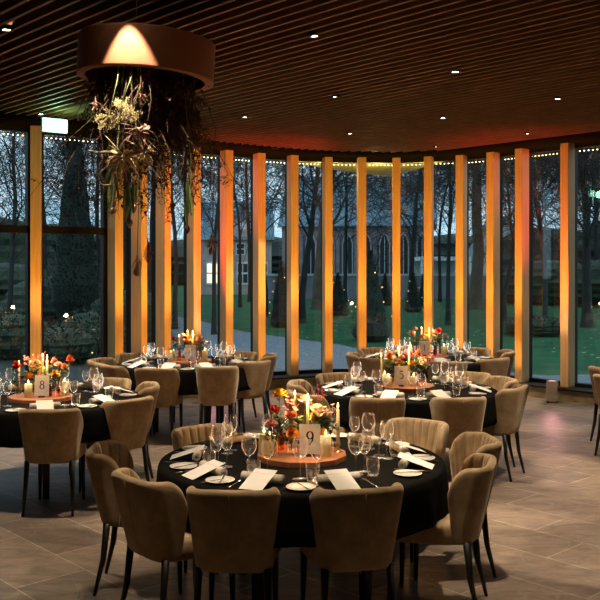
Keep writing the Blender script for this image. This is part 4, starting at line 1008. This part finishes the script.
def house(name, px, D, W, ze, zr, dp, rz, label, wall, wins, lit=(), gable=False):
    o = empty(name, at(px, D, GZ), rz, label, 'house', None)
    b = MB(); b.box((0, dp / 2, ze / 2), (W, dp, ze)); b.build('wall', M[wall], o)
    b = MB()
    if gable: b.add([(-W / 2, 0, ze), (W / 2, 0, ze), (0, 0, zr), (-W / 2, dp, ze), (W / 2, dp, ze), (0, dp, zr)], [(0, 1, 2), (5, 4, 3)]); b.build('gable', M[wall], o); b = MB(); e = .12; b.add([(-W / 2 - .2, -.2, ze - .1), (0, -.2, zr + e), (W / 2 + .2, -.2, ze - .1), (-W / 2 - .2, dp, ze - .1), (0, dp, zr + e), (W / 2 + .2, dp, ze - .1), (-W / 2 - .2, -.2, ze - .25), (0, -.2, zr - .05), (W / 2 + .2, -.2, ze - .25)], [(0, 3, 4, 1), (1, 4, 5, 2), (0, 1, 7, 6), (1, 2, 8, 7)])
    else: b.add([(-W / 2 - .2, -.3, ze), (W / 2 + .2, -.3, ze), (W / 2 + .2, dp / 2, zr), (-W / 2 - .2, dp / 2, zr), (-W / 2 - .2, dp + .3, ze), (W / 2 + .2, dp + .3, ze)], [(0, 1, 2, 3), (3, 2, 5, 4), (0, 3, 4), (1, 5, 2), (0, 4, 5, 1)])
    b.build('roof', M['roofslate'], o)
    for k, (x, z, w, h) in enumerate(wins):
        f = MB(); f.box((x, -.04, z), (w, .1, h)); fo = f.build('window', M['white'], o)
        p = MB(); 
        for sx in (-1, 1):
            for sz in (-1, 1): p.box((x + sx * w * .22, -.095, z + sz * h * .23), (w * .36, .02, h * .38))
        p.build('pane', M['litwin'] if k in lit else M['darkglass'], fo)
    return o
hs = house('brick_house', 229, 58, 5.6, 3.6, 6.3, 6, rad(4), 'pinkish brick house with white windows and dark roof beyond the path', 'house', [(.9, 1.4, .8, 1.5), (-1.1, 1.4, .8, 1.5), (.75, 3.0, .6, .8), (-2.3, 1.4, .7, 1.5), (2.2, 1.4, .7, 1.5)], (1,))
b = MB(); b.box((.9, .9, 4.4), (1.2, 2, 1.2)); do = b.build('dormer', M['house'], hs); b = MB(); b.add([(.1, -.2, 5.0), (1.7, -.2, 5.0), (.9, -.2, 5.8), (.1, 2.5, 5.0), (1.7, 2.5, 5.0), (.9, 2.5, 5.8)], [(0, 1, 2), (0, 2, 5, 3), (2, 1, 4, 5), (0, 3, 4, 1)]); b.build('dormer_roof', M['roofslate'], do)
b = MB(); b.lathe([(0, 0), (.25, 0)], 14); w_ = b.build('round_window', M['white'], do); w_.rotation_euler = (PI / 2, 0, 0); w_.location = (.9, -.12, 4.5)
house('white_house', 507, 60, 3.4, 2.2, 5.2, 7, rad(0), 'white gabled house between two right hand posts', 'white', [(0, 1.2, .6, 1.0), (0, 3.1, .4, .6)], (), True)
b = empty('carport', at(446, 56, GZ), 0, 'pale low carport beyond the garden wall', 'carport'); m_ = MB(); m_.box((0, 2, 2.35), (3.2, 4, .25)); m_.build('roof', M['white'], b)
for x in (-1.5, 1.5):
    m_ = MB(); m_.box((x, .2, 1.1), (.15, .15, 2.25)); m_.build('post', M['white'], b)
m_ = MB(); m_.box((0, 3.9, 1.1), (3.2, .15, 2.25)); m_.build('back_panel', M['tracery'], b)
gw = empty('garden_wall', at(390, 50, GZ), 0, 'low grey garden wall with pale coping before the church', 'wall'); m_ = MB(); m_.box((0, 0, .65), (16, .35, 1.35)); m_.build('wall_body', M['rubber'], gw); m_ = MB(); m_.box((0, 0, 1.38), (16.1, .5, .12)); m_.build('coping', M['tracery'], gw)
gw = empty('boundary_wall', at(575, 48, GZ), 0, 'low pale boundary wall at the far right of the lawn', 'wall'); m_ = MB(); m_.box((0, 0, .25), (9, .3, .6)); m_.build('wall_body', M['rubber'], gw); m_ = MB(); m_.box((0, 0, .56), (9.1, .42, .1)); m_.build('coping', M['tracery'], gw)

# ------------------------------------------------------------------ sky
wd = bpy.data.worlds.new('dusk'); sc.world = wd; wd.use_nodes = True; nt = wd.node_tree; nt.nodes.clear()
out = nt.nodes.new('ShaderNodeOutputWorld'); bg = nt.nodes.new('ShaderNodeBackground'); tc = nt.nodes.new('ShaderNodeTexCoord'); mp = nt.nodes.new('ShaderNodeMapping'); mp.inputs['Scale'].default_value = (1, 1, 2.5)
nz = nt.nodes.new('ShaderNodeTexNoise'); nz.inputs['Scale'].default_value = 4; nz.inputs['Detail'].default_value = 6
rp = nt.nodes.new('ShaderNodeValToRGB'); rp.color_ramp.elements[0].position = .35; rp.color_ramp.elements[0].color = (.16, .34, .47, 1); rp.color_ramp.elements[1].position = .68; rp.color_ramp.elements[1].color = (.62, .78, .86, 1)
nt.links.new(tc.outputs['Generated'], mp.inputs[0]); nt.links.new(mp.outputs[0], nz.inputs[0]); nt.links.new(nz.outputs[0], rp.inputs[0]); nt.links.new(rp.outputs[0], bg.inputs[0]); bg.inputs[1].default_value = .98; nt.links.new(bg.outputs[0], out.inputs[0])

sc.view_settings.view_transform = 'Standard'; sc.view_settings.look = 'None'; sc.view_settings.exposure = 1.0; sc.view_settings.gamma = 1; sc.view_settings.use_curve_mapping = False
sc.cycles.use_denoising = True; sc.cycles.caustics_reflective = False; sc.cycles.caustics_refractive = False
sc.cycles.max_bounces = 10; sc.cycles.transparent_max_bounces = 24; sc.cycles.sample_clamp_indirect = 4
